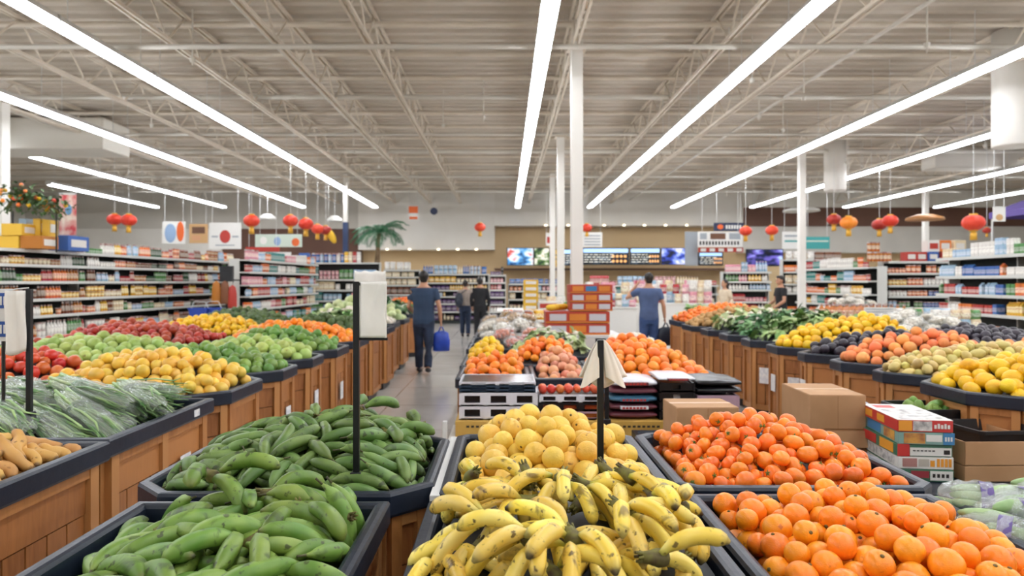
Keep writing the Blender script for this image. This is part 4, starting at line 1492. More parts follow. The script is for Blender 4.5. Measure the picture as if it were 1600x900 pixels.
GOODS = goods_protos()
SIZES = {'jar': (.085, .095, .13), 'bottle': (.075, .08, .25), 'sauce_bottle': (.07, .07, .22), 'can': (.08, .08, .11), 'tub': (.11, .11, .12), 'canister': (.1, .1, .16),
         'carton': (.13, .16, .2), 'tea_box': (.11, .12, .15), 'biscuit_box': (.17, .16, .13), 'drink_carton': (.09, .09, .22), 'snack_bag': (.16, .1, .22), 'pouch': (.13, .1, .18), 'noodle_pack': (.14, .12, .12)}
GCOUNT = {k: 0 for k in GOODS}
ORD = ['lowest', 'second lowest', 'third', 'fourth', 'fifth', 'sixth', 'seventh']


def put_good(kind, M4, cname, where):
    GCOUNT[kind] += 1
    k = kind.replace('_', ' ')
    GOODS[kind].place(M4, None, '%s %s, %s' % (cname, k, where), k, '%ss on %s' % (k, where), hexc(PAL[cname]))


def fill_shelf(base, ang, L, z, room, depth, where, kinds, cols, start=0.03, dens=0.97, scale=1.0):
    """Facings of goods along the front of a shelf of length L; base is the unit's floor corner, ang its direction."""
    R = Matrix.Rotation(ang, 4, 'Z')
    x = start
    while x < L - 0.06:
        ks = [k for k in kinds if GCOUNT[k] < 295]
        if not ks:
            ks = [k for k in GOODS if GCOUNT[k] < 295]
        if not ks:
            return
        kind = random.choice(ks)
        cn = random.choice(cols)
        w, dp, h = (v * scale for v in SIZES[kind])
        w *= random.uniform(0.9, 1.15)
        h = min(max(h * random.uniform(0.85, 1.2), room * random.uniform(.5, .75) if kind not in ('can', 'tub', 'tea_box', 'biscuit_box', 'noodle_pack') else h), room - 0.02)
        stack = max(1, min(3, int((room - 0.03) / h))) if kind in ('can', 'tub', 'tea_box', 'biscuit_box', 'noodle_pack', 'carton') else 1
        if stack > 1 and random.random() < 0.4:
            stack -= 1
        for r_ in range(random.randint(2, 6)):
            if x + w > L - 0.02:
                x = L
                break
            if random.random() < dens:
                for q in range(stack):
                    loc = R @ Vector((x + w / 2, -depth + 0.04 + dp / 2 + random.uniform(0, 0.015), z + q * h))
                    M4 = Matrix.Translation(Vector(base) + loc) @ R @ Matrix.Rotation(random.uniform(-.06, .06), 4, 'Z') @ Matrix.Diagonal((w * 0.96, dp, h, 1))
                    put_good(kind, M4, cn, where)
            x += w * 1.03
        x += random.uniform(0.0, 0.03)


def shelving(p0, p1, levels, depth, name, kinds, cols, bays=1, topgoods=True, rooms=None, scale=1.0, hback=None, minlev=0, body='shelf dark', top_start=0.03):
    """A run of shelving from p0 to p1; shelves face the right-hand side of that direction."""
    p0, p1 = Vector((*p0, 0)), Vector((*p1, 0))
    d = p1 - p0
    L = d.length / bays
    ang = math.atan2(d.y, d.x)
    zs = sorted(levels)
    hb = hback or zs[-1] + 0.02
    for b_ in range(bays):
        base = p0 + d * (b_ / bays)
        lab = name if bays == 1 else '%s, %s bay from the near end' % (name, ('first', 'second', 'third', 'fourth', 'fifth')[b_ if d.y >= 0 else bays - 1 - b_])
        root = tag(empty('shelving_unit', base, ang), lab, 'shelving', 'grocery shelving units')
        MB().bx(0, L, -0.03, 0, 0.05, hb).build('back_panel', body, root)
        MB().bx(0, L, -depth - 0.03, 0, 0, 0.13).build('base_deck', body, root)
        for e in (0, L):
            MB().bx(e - 0.015, e + 0.015, -depth * 0.5, 0, 0, hb).build('upright', 'shelf white', root)
        for i, z in enumerate(zs):
            mb = MB().bx(0.005, L - 0.005, -depth, -0.03, z - 0.03, z)
            mb.bx(0.005, L - 0.005, -depth - 0.012, -depth, z - 0.045, z + 0.012)
            mb.build('shelf', 'shelf white', root)
        allz = [0.13] + zs
        for i, z in enumerate(allz):
            if i < minlev:
                continue
            room = (allz[i + 1] - z - 0.05) if i + 1 < len(allz) else 0.36
            if i + 1 == len(allz) and not topgoods:
                continue
            where = '%s shelf, %s' % ('top' if i + 1 == len(allz) else ORD[i], name.split(',')[0])
            fill_shelf(base, ang, L, z + 0.002, room, depth, where, kinds, cols, scale=scale, start=top_start if (i + 1 == len(allz) and b_ == 0) else .03)


A4 = math.radians(4.0)


def along(x, y, L, a):
    return (x + L * math.sin(a), y + L * math.cos(a))


# left gondola
LG0 = (-9.62, 11.6)
shelving(LG0, along(*LG0, 10.4, A4), [0.5, 0.92, 1.24, 1.58, 1.9, 2.18], 0.5, 'long left shelving', ['jar', 'bottle', 'can', 'sauce_bottle', 'tub'],
         ['amber', 'brown', 'green', 'dark green', 'orange', 'cream', 'red', 'yellow', 'white', 'light blue'], bays=3, scale=1.05, minlev=1, top_start=2.95)
LG1 = (-6.75, 17.2)
shelving(LG1, along(*LG1, 5.6, math.radians(2)), [0.55, 0.9, 1.22, 1.5, 1.82, 2.12], 0.5, 'second left shelving', ['carton', 'tea_box', 'pouch', 'canister'],
         ['red', 'pink', 'white', 'cream', 'teal', 'orange', 'green', 'light blue'], bays=2, scale=1.1, minlev=1)
# back wall shelving
shelving((-3.15, 27.0), (-0.65, 27.0), [0.45, 0.75, 1.02, 1.26, 1.54, 1.86], 0.5, 'back shelving behind the walking man', ['snack_bag', 'bottle', 'tub', 'noodle_pack'],
         ['yellow', 'white', 'blue', 'purple', 'orange', 'cream', 'light blue'], scale=1.2)
shelving((-4.5, 26.4), (-3.2, 26.4), [0.45, 0.8, 1.1, 1.45, 1.75, 2.0], 0.5, 'back shelving left of the walking man', ['snack_bag', 'pouch', 'biscuit_box'],
         ['white', 'cream', 'light blue', 'blue', 'white', 'brown'], scale=1.5)
shelving((-0.55, 24.6), (0.0, 24.6), [0.3, 0.55, 0.8, 1.05, 1.3, 1.55, 1.8], 0.45, 'narrow black rack behind the two shoppers', ['can', 'pouch', 'jar'],
         ['purple', 'black', 'white', 'red', 'pink'], scale=1.1, body='black steel')
shelving((0.1, 25.6), (2.1, 25.6), [0.6, 0.95, 1.25, 1.5], 0.6, 'back chiller left of the columns', ['noodle_pack', 'tub', 'snack_bag'],
         ['white', 'light blue', 'orange', 'cream', 'pink', 'blue'], scale=1.3)
shelving((2.9, 25.0), (7.4, 25.0), [0.55, 0.85, 1.15, 1.45], 0.6, 'back chiller under the menu screens', ['tub', 'bottle', 'drink_carton', 'noodle_pack'],
         ['white', 'light blue', 'pink', 'cream', 'red', 'teal', 'white'], bays=2, scale=1.3)
shelving((6.9, 22.6), (8.35, 22.6), [0.6, 0.95, 1.32, 1.58, 1.88], 0.5, 'right back shelving by the woman in cream', ['can', 'drink_carton', 'bottle'],
         ['white', 'red', 'pink', 'green', 'light blue', 'yellow'], scale=1.2)
shelving((9.2, 23.6), (11.3, 23.6), [1.2, 1.5, 1.9, 2.3], 0.5, 'right back shelving of brown packets', ['biscuit_box', 'carton', 'pouch'],
         ['brown', 'cream', 'amber', 'orange', 'white'], scale=1.6)
# right gondolas
shelving((9.55, 22.0), (9.75, 18.0), [0.6, 0.95, 1.25, 1.6, 1.95], 0.5, 'angled shelving on the right, behind the bagged garlic table', ['can', 'pouch', 'jar', 'bottle'],
         ['teal', 'white', 'light blue', 'red', 'green', 'orange', 'yellow'], scale=1.2, bays=1)
shelving((9.95, 18.8), (12.6, 18.8), [0.55, 0.9, 1.2, 1.48, 1.8, 2.1], 0.5, 'right shelving with red boxes on top', ['jar', 'can', 'bottle', 'canister'],
         ['white', 'light blue', 'green', 'yellow', 'cream', 'blue', 'orange', 'pink'], scale=1.15, topgoods=False)
shelving((9.45, 14.6), (9.1, 10.2), [0.32, 0.98, 1.33, 1.68, 2.05], 0.5, 'nearest right shelving', ['carton', 'bottle', 'can', 'drink_carton', 'tea_box'],
         ['white', 'light blue', 'blue', 'cream', 'yellow', 'green', 'red', 'orange'], scale=.95, bays=2)

# ------------------------------------------------------------------ goods on top of the shelving, stacks, signs
def plain(name, c, **kw):
    if name not in MATS:
        mat(name, c, **kw)
    return name


def big_pack(name, loc, size, cname, label, cat, group=None, rz=0.0, panels=()):
    """A printed box with a lighter panel and a lid seam."""
    plain('print ' + cname, PAL.get(cname, '#888888'), c2=None, rough=0.5)
    plain('print white', PAL['white'], rough=0.5)
    w, d, h = size
    o = MB().bx(-w / 2, w / 2, -d / 2, d / 2, 0, h).build(name, 'print ' + cname, bevel=min(size) * 0.03)
    o.location = loc
    o.rotation_euler.z = rz
    tag(o, label, cat, group)
    MB().bx(-w * 0.36, w * 0.36, -d / 2 - 0.003, -d / 2, h * 0.25, h * 0.75).build('front_label', 'print white' if cname != 'white' else plain('print red', PAL['red'], rough=.5), o)
    MB().bx(-w * 0.48, w * 0.48, -0.015, 0.015, h, h + 0.002).build('tape', 'tape', o)
    return o


# top of the long left shelving
G0 = P(70, 385, 12.6)
for i, (px, w, h, cn, lab) in enumerate(((28, .55, .24, 'yellow', 'lower yellow carton on top of the long left shelving near the column'), (62, .5, .24, 'amber', 'amber carton on top of the long left shelving'),)):
    p = P(px, 392, 13.4)
    big_pack('carton_box', (p.x, p.y, 2.2), (w, .4, h), cn, lab, 'carton', rz=PI / 2)
p = P(35, 372, 13.4)
big_pack('carton_box', (p.x, p.y, 2.442), (.6, .38, .22), 'yellow', 'upper yellow carton under the hanging fruit garland', 'carton', rz=PI / 2)
for k, (px, cn, ch) in enumerate(((42, 'light blue', .34), (64, 'yellow', .34), (78, 'yellow', .32))):
    p = P(px, 350, 13.6)
    big_pack('gift_bag', (p.x, p.y, 2.445), (.26, .14, ch), cn, ('pale blue gift box on top of the cartons at the left', 'yellow gift box nearest the blue one on the left cartons', 'yellow gift box beside the red banner')[k], 'gift box', rz=PI / 2)
p = P(108, 400, 14.3)
big_pack('carton_box', (p.x, p.y, 2.2), (.7, .4, .3), 'blue', 'dark blue carton on top of the long left shelving under the banner', 'carton', rz=PI / 2)
# banner
mat('banner print', '#c9434a', '#e9dccb', scale=4.5, rough=0.5)
bn_ = MB().bx(-0.17, 0.17, -0.01, 0.01, 0, 0.85).build('banner', 'banner print')
bn_.location = (P(106, 382, 14.3).x, 14.3, 2.52)
tag(bn_, 'upright red and white promotion banner on top of the left shelving', 'banner')
plain('banner blue', '#6fa3cf', rough=0.5)
MB().ell((0.02, -0.012, 0.52), (0.07, 0.006, 0.11), 10, 8).build('emblem', 'banner blue', bn_)
MB().bx(-.17, .17, -.013, .013, .82, .86).build('top_rail', 'shelf white', bn_)
# garland of leaves and fruit
mat('garland leaf', '#3d5a33', '#57743f', scale=9, rough=0.6, jit=0.1)
mb, mf = MB(), MB()
rg = np.random.default_rng(3)
gp = [P(x, y, 13.3) for x, y in ((12, 322), (24, 302), (36, 308), (52, 312), (66, 318), (80, 320), (92, 330))]
for i in range(420):
    t = rg.uniform(0, len(gp) - 1.001)
    a = gp[int(t)].lerp(gp[int(t) + 1], t % 1)
    leaf(mb, (a.x + rg.normal() * .12, a.y + rg.normal() * .14, a.z + rg.normal() * .1), rg.uniform(0, 6.28), rg.uniform(-.6, 1.0), .12, .03, .6, 3)
gl = empty('fruit_garland')
mb.build('foliage', 'garland leaf', gl, smooth=True)
tag(gl, 'leafy garland with red and orange fruit above the left shelving', 'garland')
MB().tube([p + Vector((0, 0, -.03)) for p in gp], .03, 6).build('vine', 'banana crown', gl)
for i in range(22):
    t = rg.uniform(0, len(gp) - 1.001)
    a = gp[int(t)].lerp(gp[int(t) + 1], t % 1)
    MB().ell((a.x + rg.normal() * .1, a.y - .1 + rg.normal() * .1, a.z + rg.normal() * .09), (.04, .04, .04), 10, 8).build('fruit', ('tomato skin', 'orange peel', 'lemon peel')[i % 3], gl, smooth=True)
gs = MB().tube([P(20, 330, 13.35), P(20, 394, 13.35) * 1.0], 0.015, 6)
gs.tube([P(88, 330, 13.5), P(88, 394, 13.5)], 0.015, 6)
gs.build('stand', 'black steel', gl)
# hanging white carton sign with a round red emblem, and paper posters of the left back wall


def hang_sign(px0, py0, px1, py1, Z, mname, label, cat='hanging sign', name='hanging_sign', shapes=(), cords=True, thick=0.02):
    a, b_ = P(px0, py0, Z), P(px1, py1, Z)
    w, h = b_.x - a.x, a.z - b_.z
    o = MB().bx(-w / 2, w / 2, -thick, 0, -h, 0).build(name, mname)
    o.location = ((a.x + b_.x) / 2, Z, a.z)
    tag(o, label, cat)
    for (kind, u0, v0, u1, v1, mm, pn) in shapes:
        X0, X1, Z0, Z1 = (u0 - .5) * w, (u1 - .5) * w, -v1 * h, -v0 * h
        if kind == 'rect':
            MB().bx(X0, X1, -thick - 0.004, -thick, Z0, Z1).build(pn, mm, o)
        elif kind == 'ell':
            MB().ell(((X0 + X1) / 2, -thick, (Z0 + Z1) / 2), (abs(X1 - X0) / 2, 0.006, abs(Z1 - Z0) / 2), 20, 10).build(pn, mm, o, smooth=True)
    if cords:
        for s in (-0.4, 0.4):
            MB().tube([(s * w, -thick / 2, 0), (s * w, -thick / 2, 5.1 - a.z)], 0.008, 5).build('cord', 'lamp housing', o)
    return o


plain('sign white', '#e4e2dc', rough=.5)
plain('sign red', '#b8392f', rough=.5)
plain('sign navy', '#28324e', rough=.5)
plain('sign teal', '#3f9c99', rough=.5)
plain('sign tan', '#c99f6c', rough=.5)
plain('sign orange', '#e0662b', rough=.5)
plain('sign yellow', '#e6b92f', rough=.5)
plain('sign skin', '#cf9a72', rough=.5)
plain('sign grey', '#9aa0a5', rough=.5)
plain('sign brown', '#6a4630', rough=.5)
hang_sign(327, 348, 377, 389, 24.0, 'sign white', 'white board with a round red emblem and scroll lines above the left shelving', shapes=[('ell', .33, .28, .67, .78, 'sign red', 'emblem'), ('ell', .4, .4, .6, .66, 'sign white', 'emblem_centre'), ('rect', .08, .5, .28, .56, 'sign grey', 'scroll_line'), ('rect', .72, .5, .92, .56, 'sign grey', 'scroll_line'), ('rect', .2, .84, .8, .88, 'sign grey', 'scroll_line')])
hang_sign(296, 350, 325, 380, 25.0, 'sign tan', 'tan picture board left of the round red emblem board', shapes=[('rect', .15, .15, .85, .5, 'sign brown', 'picture'), ('rect', .15, .6, .6, .85, 'sign skin', 'picture')])
hang_sign(254, 346, 290, 381, 26.0, 'sign white', 'pale board with a blue figure above the left shelving', shapes=[('ell', .1, .1, .6, .95, plain('sign blue', '#8fa9c9', rough=.5), 'figure'), ('ell', .62, .0, .95, .9, 'sign orange', 'figure')])
hang_sign(399, 366, 472, 386, 26.0, plain('sign mint', '#c6d3c4', rough=.5), 'pale mint banner with fruit pictures below the lanterns', shapes=[('ell', .1, .2, .25, .8, 'sign white', 'picture'), ('ell', .4, .2, .55, .9, 'sign blue', 'picture'), ('ell', .78, .3, .95, .95, 'sign orange', 'picture')])
hang_sign(384, 386, 437, 393, 25.0, 'sign red', 'long red strip sign above the second left shelving', name='strip_sign')
hang_sign(384, 394, 455, 404, 24.8, 'sign white', 'long white lit strip under the red strip sign', name='strip_sign', cords=False)
hang_sign(638, 322, 654, 345, 27.0, 'sign white', 'small orange and white hanging sign before the white bulkhead', shapes=[('rect', .05, .02, .95, .48, 'sign orange', 'print'), ('rect', .1, .72, .9, .9, 'sign orange', 'print')])
o = MB().lathe([(0.0, -.02), (.14, -.02), (.14, .02), (0, .02)], 24).build('round_sign', 'sign navy')
o.rotation_euler = (PI / 2, 0, 0)
o.location = P(678, 330, 27)
tag(o, 'small dark blue round sign hanging before the white bulkhead', 'hanging sign')
MB().tube([(0, .14, 0), (0, 5.1 - o.location.z, 0)], .006, 5).build('cord', 'lamp housing', o)

# menu signs on the right of the back counter
hang_sign(1090, 362, 1160, 386, 25.0, 'sign white', 'white picture sign with two lines of dark lettering beside the menu screens', shapes=[('rect', .05, .1, .2, .5, 'sign grey', 'picture'), ('rect', .28, .1, .62, .5, 'sign brown', 'picture'), ('rect', .7, .1, .95, .5, 'sign grey', 'picture')] + [('rect', .04 + .07 * k, .62, .08 + .07 * k, .86, 'ink', 'letter') for k in range(13)])
hang_sign(1115, 348, 1162, 361, 25.2, 'sign navy', 'navy sign with a red badge above the white picture sign', shapes=[('ell', .12, .2, .32, .8, 'sign orange', 'badge')] + [('rect', .4 + .09 * k, .3, .46 + .09 * k, .75, 'sign white', 'letter') for k in range(6)])
hang_sign(1070, 362, 1090, 415, 25.3, 'sign grey', 'tall grey panel at the end of the menu screens', name='panel_sign', cords=False)
hang_sign(1091, 387, 1161, 394, 25.1, 'sign red', 'red and white price strip above the dark menu board', name='strip_sign', shapes=[('rect', .05 + .2 * k, .15, .17 + .2 * k, .85, 'sign white', 'print') for k in range(5)], cords=False)
hang_sign(1222, 362, 1258, 389, 24.5, 'sign white', 'white half of the teal banner right of the screens', shapes=[('rect', .1, .2, .9, .3, 'sign grey', 'line'), ('rect', .1, .5, .9, .6, 'sign teal', 'line')])
hang_sign(1258, 370, 1296, 389, 24.5, 'sign teal', 'teal banner with a pale wave right of the last screen', shapes=[('rect', .05, .3, .95, .42, plain('sign mint', '#c6d3c4'), 'wave')])
hang_sign(910, 363, 941, 386, 26.0, 'sign white', 'white notice sign behind the nearest column', shapes=[('rect', .1, .2 + .2 * k, .9, .28 + .2 * k, 'sign grey', 'line') for k in range(4)])
hang_sign(853, 364, 862, 384, 26.0, 'sign white', 'narrow white and red notice left of the thin columns', shapes=[('rect', .2, .3, .9, .8, 'sign red', 'print')])
hang_sign(866, 390, 882, 416, 24.4, 'sign yellow', 'yellow notice in a dark holder between the columns', shapes=[('rect', .1, .3, .9, .36, 'ink', 'line'), ('rect', .1, .55, .9, .6, 'ink', 'line')], cords=False)
# banner and boxes at the far right
hang_sign(1551, 323, 1570, 346, 13.0, 'sign white', 'small white picture card hanging at the right edge', shapes=[('ell', .2, .5, .8, .95, 'sign tan', 'picture')])

# screens


def screen(px0, px1, py0, py1, Z, label, kind, seed):
    a, b_ = P(px0, py0, Z), P(px1, py1, Z)
    w, h = b_.x - a.x, a.z - b_.z
    root = tag(empty('menu_screen', ((a.x + b_.x) / 2, Z, b_.z)), label, 'screen', 'menu screens along the back wall')
    MB().bx(-w / 2, w / 2, 0, 0.08, 0, h).build('casing', 'black plastic', root, bevel=0.01)
    m, nt, b = newmat('screen picture %d' % seed)
    tc = N(nt, 'ShaderNodeTexCoord')
    mp = N(nt, 'ShaderNodeMapping')
    mp.inputs['Location'].default_value = (seed * 3.7, seed * 1.3, seed)
    nt.links.new(tc.outputs['Generated'], mp.inputs[0])
    nz = N(nt, 'ShaderNodeTexNoise', i_Scale=2.2 if kind != 'menu' else 4.0, i_Detail=2.0)
    nt.links.new(mp.outputs[0], nz.inputs['Vector'])
    cols = {'blue': ['#1b3a66', '#4f9ad6', '#dfeaf5', '#c2473c'], 'menu': ['#0d0f14', '#15181f', '#2b3540', '#586470'], 'violet': ['#10142e', '#3449b0', '#8fa2ea', '#e6e3f5'], 'food': ['#12301c', '#5c7a3c', '#e8e4d8', '#d99a4a'],
            'night': ['#0b0d18', '#1c2350', '#6f62c0', '#b9d0f0']}[kind]
    c = ramp(nt, nz.outputs['Fac'], [(0.36, hexc(cols[0])), (0.46, hexc(cols[1])), (0.56, hexc(cols[2])), (0.66, hexc(cols[3]))])
    b.inputs['Base Color'].default_value = (0, 0, 0, 1)
    nt.links.new(c, b.inputs['Emission Color'])
    b.inputs['Emission Strength'].default_value = 1.1
    b.inputs['Roughness'].default_value = 0.3
    s = MB().bx(-w / 2 + .03, w / 2 - .03, -0.004, 0, 0.03, h - 0.03).build('display', m, root)
    if kind == 'menu':
        rg = np.random.default_rng(seed)
        emat_ = 'menu text'
        if emat_ not in MATS:
            emat('menu text', '#e8e4d6', 0.9)
            emat('menu food', '#e0a060', 0.8)
            emat('menu head', '#9fc4ea', 0.9)
        MB().bx(-w / 2 + .05, w / 2 - .05, -0.008, -0.004, h * .72, h * .94).build('heading', 'menu head', root)
        mb = MB()
        for r_ in range(4):
            x = -w / 2 + .08
            while x < w * 0.1:
                l = rg.uniform(.05, .2)
                mb.bx(x, x + l, -0.007, -0.004, h * (.58 - .14 * r_), h * (.61 - .14 * r_))
                x += l + .05
        mb.build('text_lines', 'menu text', root)
        mb = MB()
        for r_ in range(2):
            for k in range(4):
                mb.ell((w * .16 + k * w * .085, -0.004, h * (.5 - .28 * r_)), (w * .032, .004, h * .08), 10, 6)
        mb.build('dish_pictures', 'menu food', root, smooth=True)
    MB().bx(-.1, .1, .08, .5, h * .3, h * .6).build('bracket', 'black steel', root)
    return root


screen(792, 834, 387, 415, 31.0, 'blue screen at the left end of the menu screens', 'blue', 1)
screen(834, 859, 387, 415, 31.0, 'screen with a food picture left of the columns', 'food', 2)
screen(866, 909, 389, 415, 31.0, 'dark screen half hidden behind the white columns', 'menu', 3)
screen(910, 983, 387, 414, 31.0, 'wide dark menu screen right of the nearest column', 'menu', 4)
screen(984, 1032, 387, 414, 31.0, 'menu screen with a pale blue heading in the middle', 'menu', 5)
screen(1033, 1072, 387, 414, 31.0, 'violet blue screen right of the menu screens', 'violet', 6)
screen(1091, 1130, 394, 415, 26.0, 'dark menu board under the red price strip', 'menu', 7)
screen(1166, 1224, 389, 416, 26.0, 'large violet night scene screen on the right', 'night', 8)
# counter strip under the screens and small ceiling spots
MB_ = MB().bx(-0.5, 10.4, 31.6, 32.9, 2.1, 2.18)
struct(MB_.build('trim_9', 'wall brown'), 'dark ledge under the menu screens')
for k, px in enumerate((605, 640, 685, 715, 744)):
    p = P(px, 394, 31.8)
    o = MB().lathe([(.0, -.03), (.06, -.02), (.06, .03)], 12, (p.x, 31.8, 3.03)).build('ceiling_spot', 'spot glow', smooth=True)
    struct(o, 'small round spot under the white bulkhead')
for k, px in enumerate((853, 888, 912, 944, 975, 1007, 1040, 1073)):
    p = P(px, 358, 31.8)
    o = MB().lathe([(.0, -.03), (.06, -.02), (.06, .03)], 12, (p.x, 31.8, 4.12)).build('ceiling_spot', 'spot glow', smooth=True)
    struct(o, 'small round spot under the white band')

# red lanterns
mat('lantern red', '#d8361f', '#e2482a', scale=2, rough=0.5)
mat('lantern orange', '#ee8a22', '#e97718', scale=2, rough=0.5)
mat('lantern dark red', '#9e2620', '#b0301f', scale=2, rough=0.5)
mat('gold', '#e0aa3a', rough=0.4, metal=0.2)


def lantern(px, py, wpx, Z, matn, label, R=None):
    R = R or wpx * Z / F / 2
    p = P(px, py, Z)
    root = tag(empty('paper_lantern', p), label, 'lantern', 'paper lanterns hanging under the roof')
    prof = [(R * math.sin(PI * t), -R * 0.8 * math.cos(PI * t)) for t in np.linspace(.12, .88, 12)]
    MB().lathe(prof, 36, rib=0.03, ribn=12).build('lantern_body', matn, root, smooth=True)
    for s in (-1, 1):
        MB().lathe([(R * .36, s * R * .72), (R * .38, s * R * .78), (R * .36, s * R * .88)], 16).build('cap', 'gold', root, smooth=True)
    MB().lathe([(R * .12, -R * .86), (R * .3, -R * 1.0), (R * .34, -R * 1.7), (R * .02, -R * 1.72)], 12, rib=.06, ribn=6).build('tassel', 'gold', root, smooth=True)
    MB().tube([(0, 0, R * .8), (0, 0, 5.15 - p.z)], 0.006, 5).build('cord', 'lamp housing', root)
    return root


for (px, py, w, Z, m_, lab) in ((179, 343, 22, 19, 'lantern red', 'left red lantern of the pair above the long left shelving'), (201, 344, 23, 18.7, 'lantern red', 'right red lantern of the pair above the long left shelving'),
        (393, 345, 24, 20, 'lantern red', 'single red lantern right of the round emblem board'), (454, 345, 23, 19, 'lantern red', 'first red lantern of the cluster left of the palm'),
        (478, 350, 23, 20, 'lantern red', 'second red lantern of the cluster left of the palm'), (496, 358, 19, 22, 'lantern red', 'third, smaller red lantern of the cluster left of the palm'),
        (509, 360, 18, 23, 'lantern dark red', 'dark red lantern behind the cluster left of the palm'), (750, 355, 17, 24, 'lantern red', 'small red lantern before the white bulkhead'),
        (917, 356, 16, 22, 'lantern red', 'red lantern half behind the nearest column'), (1165, 361, 19, 22, 'lantern red', 'red lantern before the navy sign'),
        (1206, 360, 19, 22, 'lantern red', 'red lantern above the night scene screen'), (1303, 343, 21, 19, 'lantern dark red', 'dark red lantern beside the orange one'),
        (1326, 348, 25, 18.5, 'lantern orange', 'orange lantern on the right'), (1374, 351, 22, 20, 'lantern dark red', 'left lantern of the right hand pair'),
        (1391, 345, 23, 19, 'lantern red', 'right lantern of the right hand pair'), (1521, 348, 32, 15, 'lantern red', 'large red lantern at the far right'),
        (1542, 360, 12, 18, 'lantern dark red', 'tiny red lantern behind the large right one')):
    lantern(px, py, w, Z, m_, lab)
o = MB().ell((0, 0, 0), (.12, .1, .26), 12, 10, Matrix.Rotation(-.5, 3, 'Y')).build('gold_ornament', 'sign yellow', smooth=True)
o.location = P(518, 369, 23)
tag(o, 'yellow pod shaped ornament beside the lantern cluster', 'ornament')
MB().tube([(-.1, 0, .2), (-.1, 0, 5.1 - o.location.z)], .006, 5).build('cord', 'lamp housing', o)

# palm
mat('palm leaf', '#2f6a48', '#3f7d52', scale=5, rough=0.5)
mat('palm trunk', '#8c7355', '#6f583f', scale=6, rough=0.8, bump=.4, bscale=30, stretch=(1, 1, 6))
p = P(589, 395, 23.5)
palm = tag(empty('artificial_palm', (p.x, p.y, 2.202)), 'green artificial palm standing above the left shelving', 'palm')
MB().tube([(0, 0, 0), (0.03, 0, .35), (0.02, 0, .7), (0.08, 0, 1.0)], [.1, .075, .07, .06], 10, wob=.05).build('trunk', 'palm trunk', palm, smooth=True)
rg = np.random.default_rng(5)
for i in range(22):
    az = 2 * PI * i / 22 + rg.normal() * .15
    el = rg.uniform(.2, 1.15)
    L_ = rg.uniform(.95, 1.25)
    pos = Vector((.08, 0, 1.0))
    pts = [pos.copy()]
    for k in range(9):
        e = el - (k / 8) * rg.uniform(1.5, 2.1)
        pos = pos + Vector((math.cos(az) * math.cos(e), math.sin(az) * math.cos(e), math.sin(e))) * (L_ / 9)
        pts.append(pos.copy())
    mb = MB().tube(pts, [.014 * (1 - k / 11) for k in range(10)], 5)
    side = Vector((-math.sin(az), math.cos(az), 0))
    for k in range(2, 20):
        t = k / 20 * 8.99
        a = pts[int(t)].lerp(pts[int(t) + 1], t % 1)
        dr = (pts[int(t) + 1] - pts[int(t)]).normalized()
        ll = .27 * math.sin(PI * (k / 20) ** .8) + .05
        for s in (-1, 1):
            tip = a + (side * s * .8 + dr * .6 + Vector((0, 0, -.35))) * ll
            mid = a.lerp(tip, .5) + Vector((0, 0, .02))
            mb.add([a, mid + dr * .022, tip, mid - dr * .022], [(0, 1, 2, 3)])
    mb.build('frond', 'palm leaf', palm)
# shelf top pack rows by the palm
shelving((-6.75, 23.7), (-4.2, 23.7), [0.6, 0.95, 1.3, 1.65, 2.2], 0.5, 'dark raised shelving below the palm', ['carton', 'tub', 'pouch', 'drink_carton'],
         ['green', 'white', 'pink', 'teal', 'cream', 'red', 'light blue'], topgoods=False, body='black steel', scale=1.2)
for k in range(12):
    x = P(487 + 6.5 * k, 385, 23.1).x
    put_good('canister' if k < 8 else 'carton', TRS((x, 23.35, 2.203), None, (.12, .12, .32 if k < 8 else .36)), ('blue', 'blue', 'light blue', 'blue', 'light blue', 'blue', 'white', 'blue', 'yellow', 'cream', 'red', 'white')[k], 'top of the dark raised shelving below the palm')
big_pack('carton_box', (P(476, 405, 23.4).x, 23.4, 2.203), (.3, .3, .32), 'blue', 'blue carton left of the bottles on the dark raised shelving', 'carton')

# ------------------------------------------------------------------ sign posts standing in the bins
plain('cloth white', '#f3efe6', rough=0.8)
plain('cloth beige', '#f3eadb', rough=0.8)


def post(px, ytop, ybase, Z, label, w=0.022, zb=None):
    a, b_ = P(px, ytop, Z), P(px, ybase, Z)
    z0 = b_.z - 0.1 if zb is None else zb
    root = tag(empty('sign_post', (a.x, Z, z0)), label, 'sign post')
    h = a.z - z0
    MB().bx(-w / 2, w / 2, -w / 2, w / 2, 0, h).build('pole', 'black steel', root, bevel=0.002)
    MB().bx(-w * .9, w * .9, -w * .9, w * .9, b_.z - z0 - .005, b_.z - z0 + .035).build('foot_socket', 'black plastic', root, bevel=0.003)
    return root, h


# tall post in the second plantain bin with a white paper sheet in a frame
Zp = 2.52
po, h = post(557, 440, 752, Zp, 'tall black sign post standing in the second plantain bin')
MB().bx(0, .112, -.006, .006, h - .21, h - .2).build('arm', 'black steel', po)
MB().bx(0, .09, -.006, .006, h - .014, h - .004).build('arm', 'black steel', po)
sh = tag(empty('paper_sheet', P(585, 484, Zp)), 'blank white folded paper sheet hung on the tall black post', 'paper sheet')


def sheet_fn(u, v):
    x = (u - .5) * .094
    z = (v - .5) * .198
    y = -.016 - .012 * max(0, (u * .9 + (v - .5) * .9) - .15) * (1 if u + (1 - v) * .6 > .75 else .3) - .004 * math.sin(5 * v + 2 * u)
    if u > .85 and .25 < v < .6:
        x -= .006 * math.sin((v - .25) / .35 * PI)
    return (x, y, z)


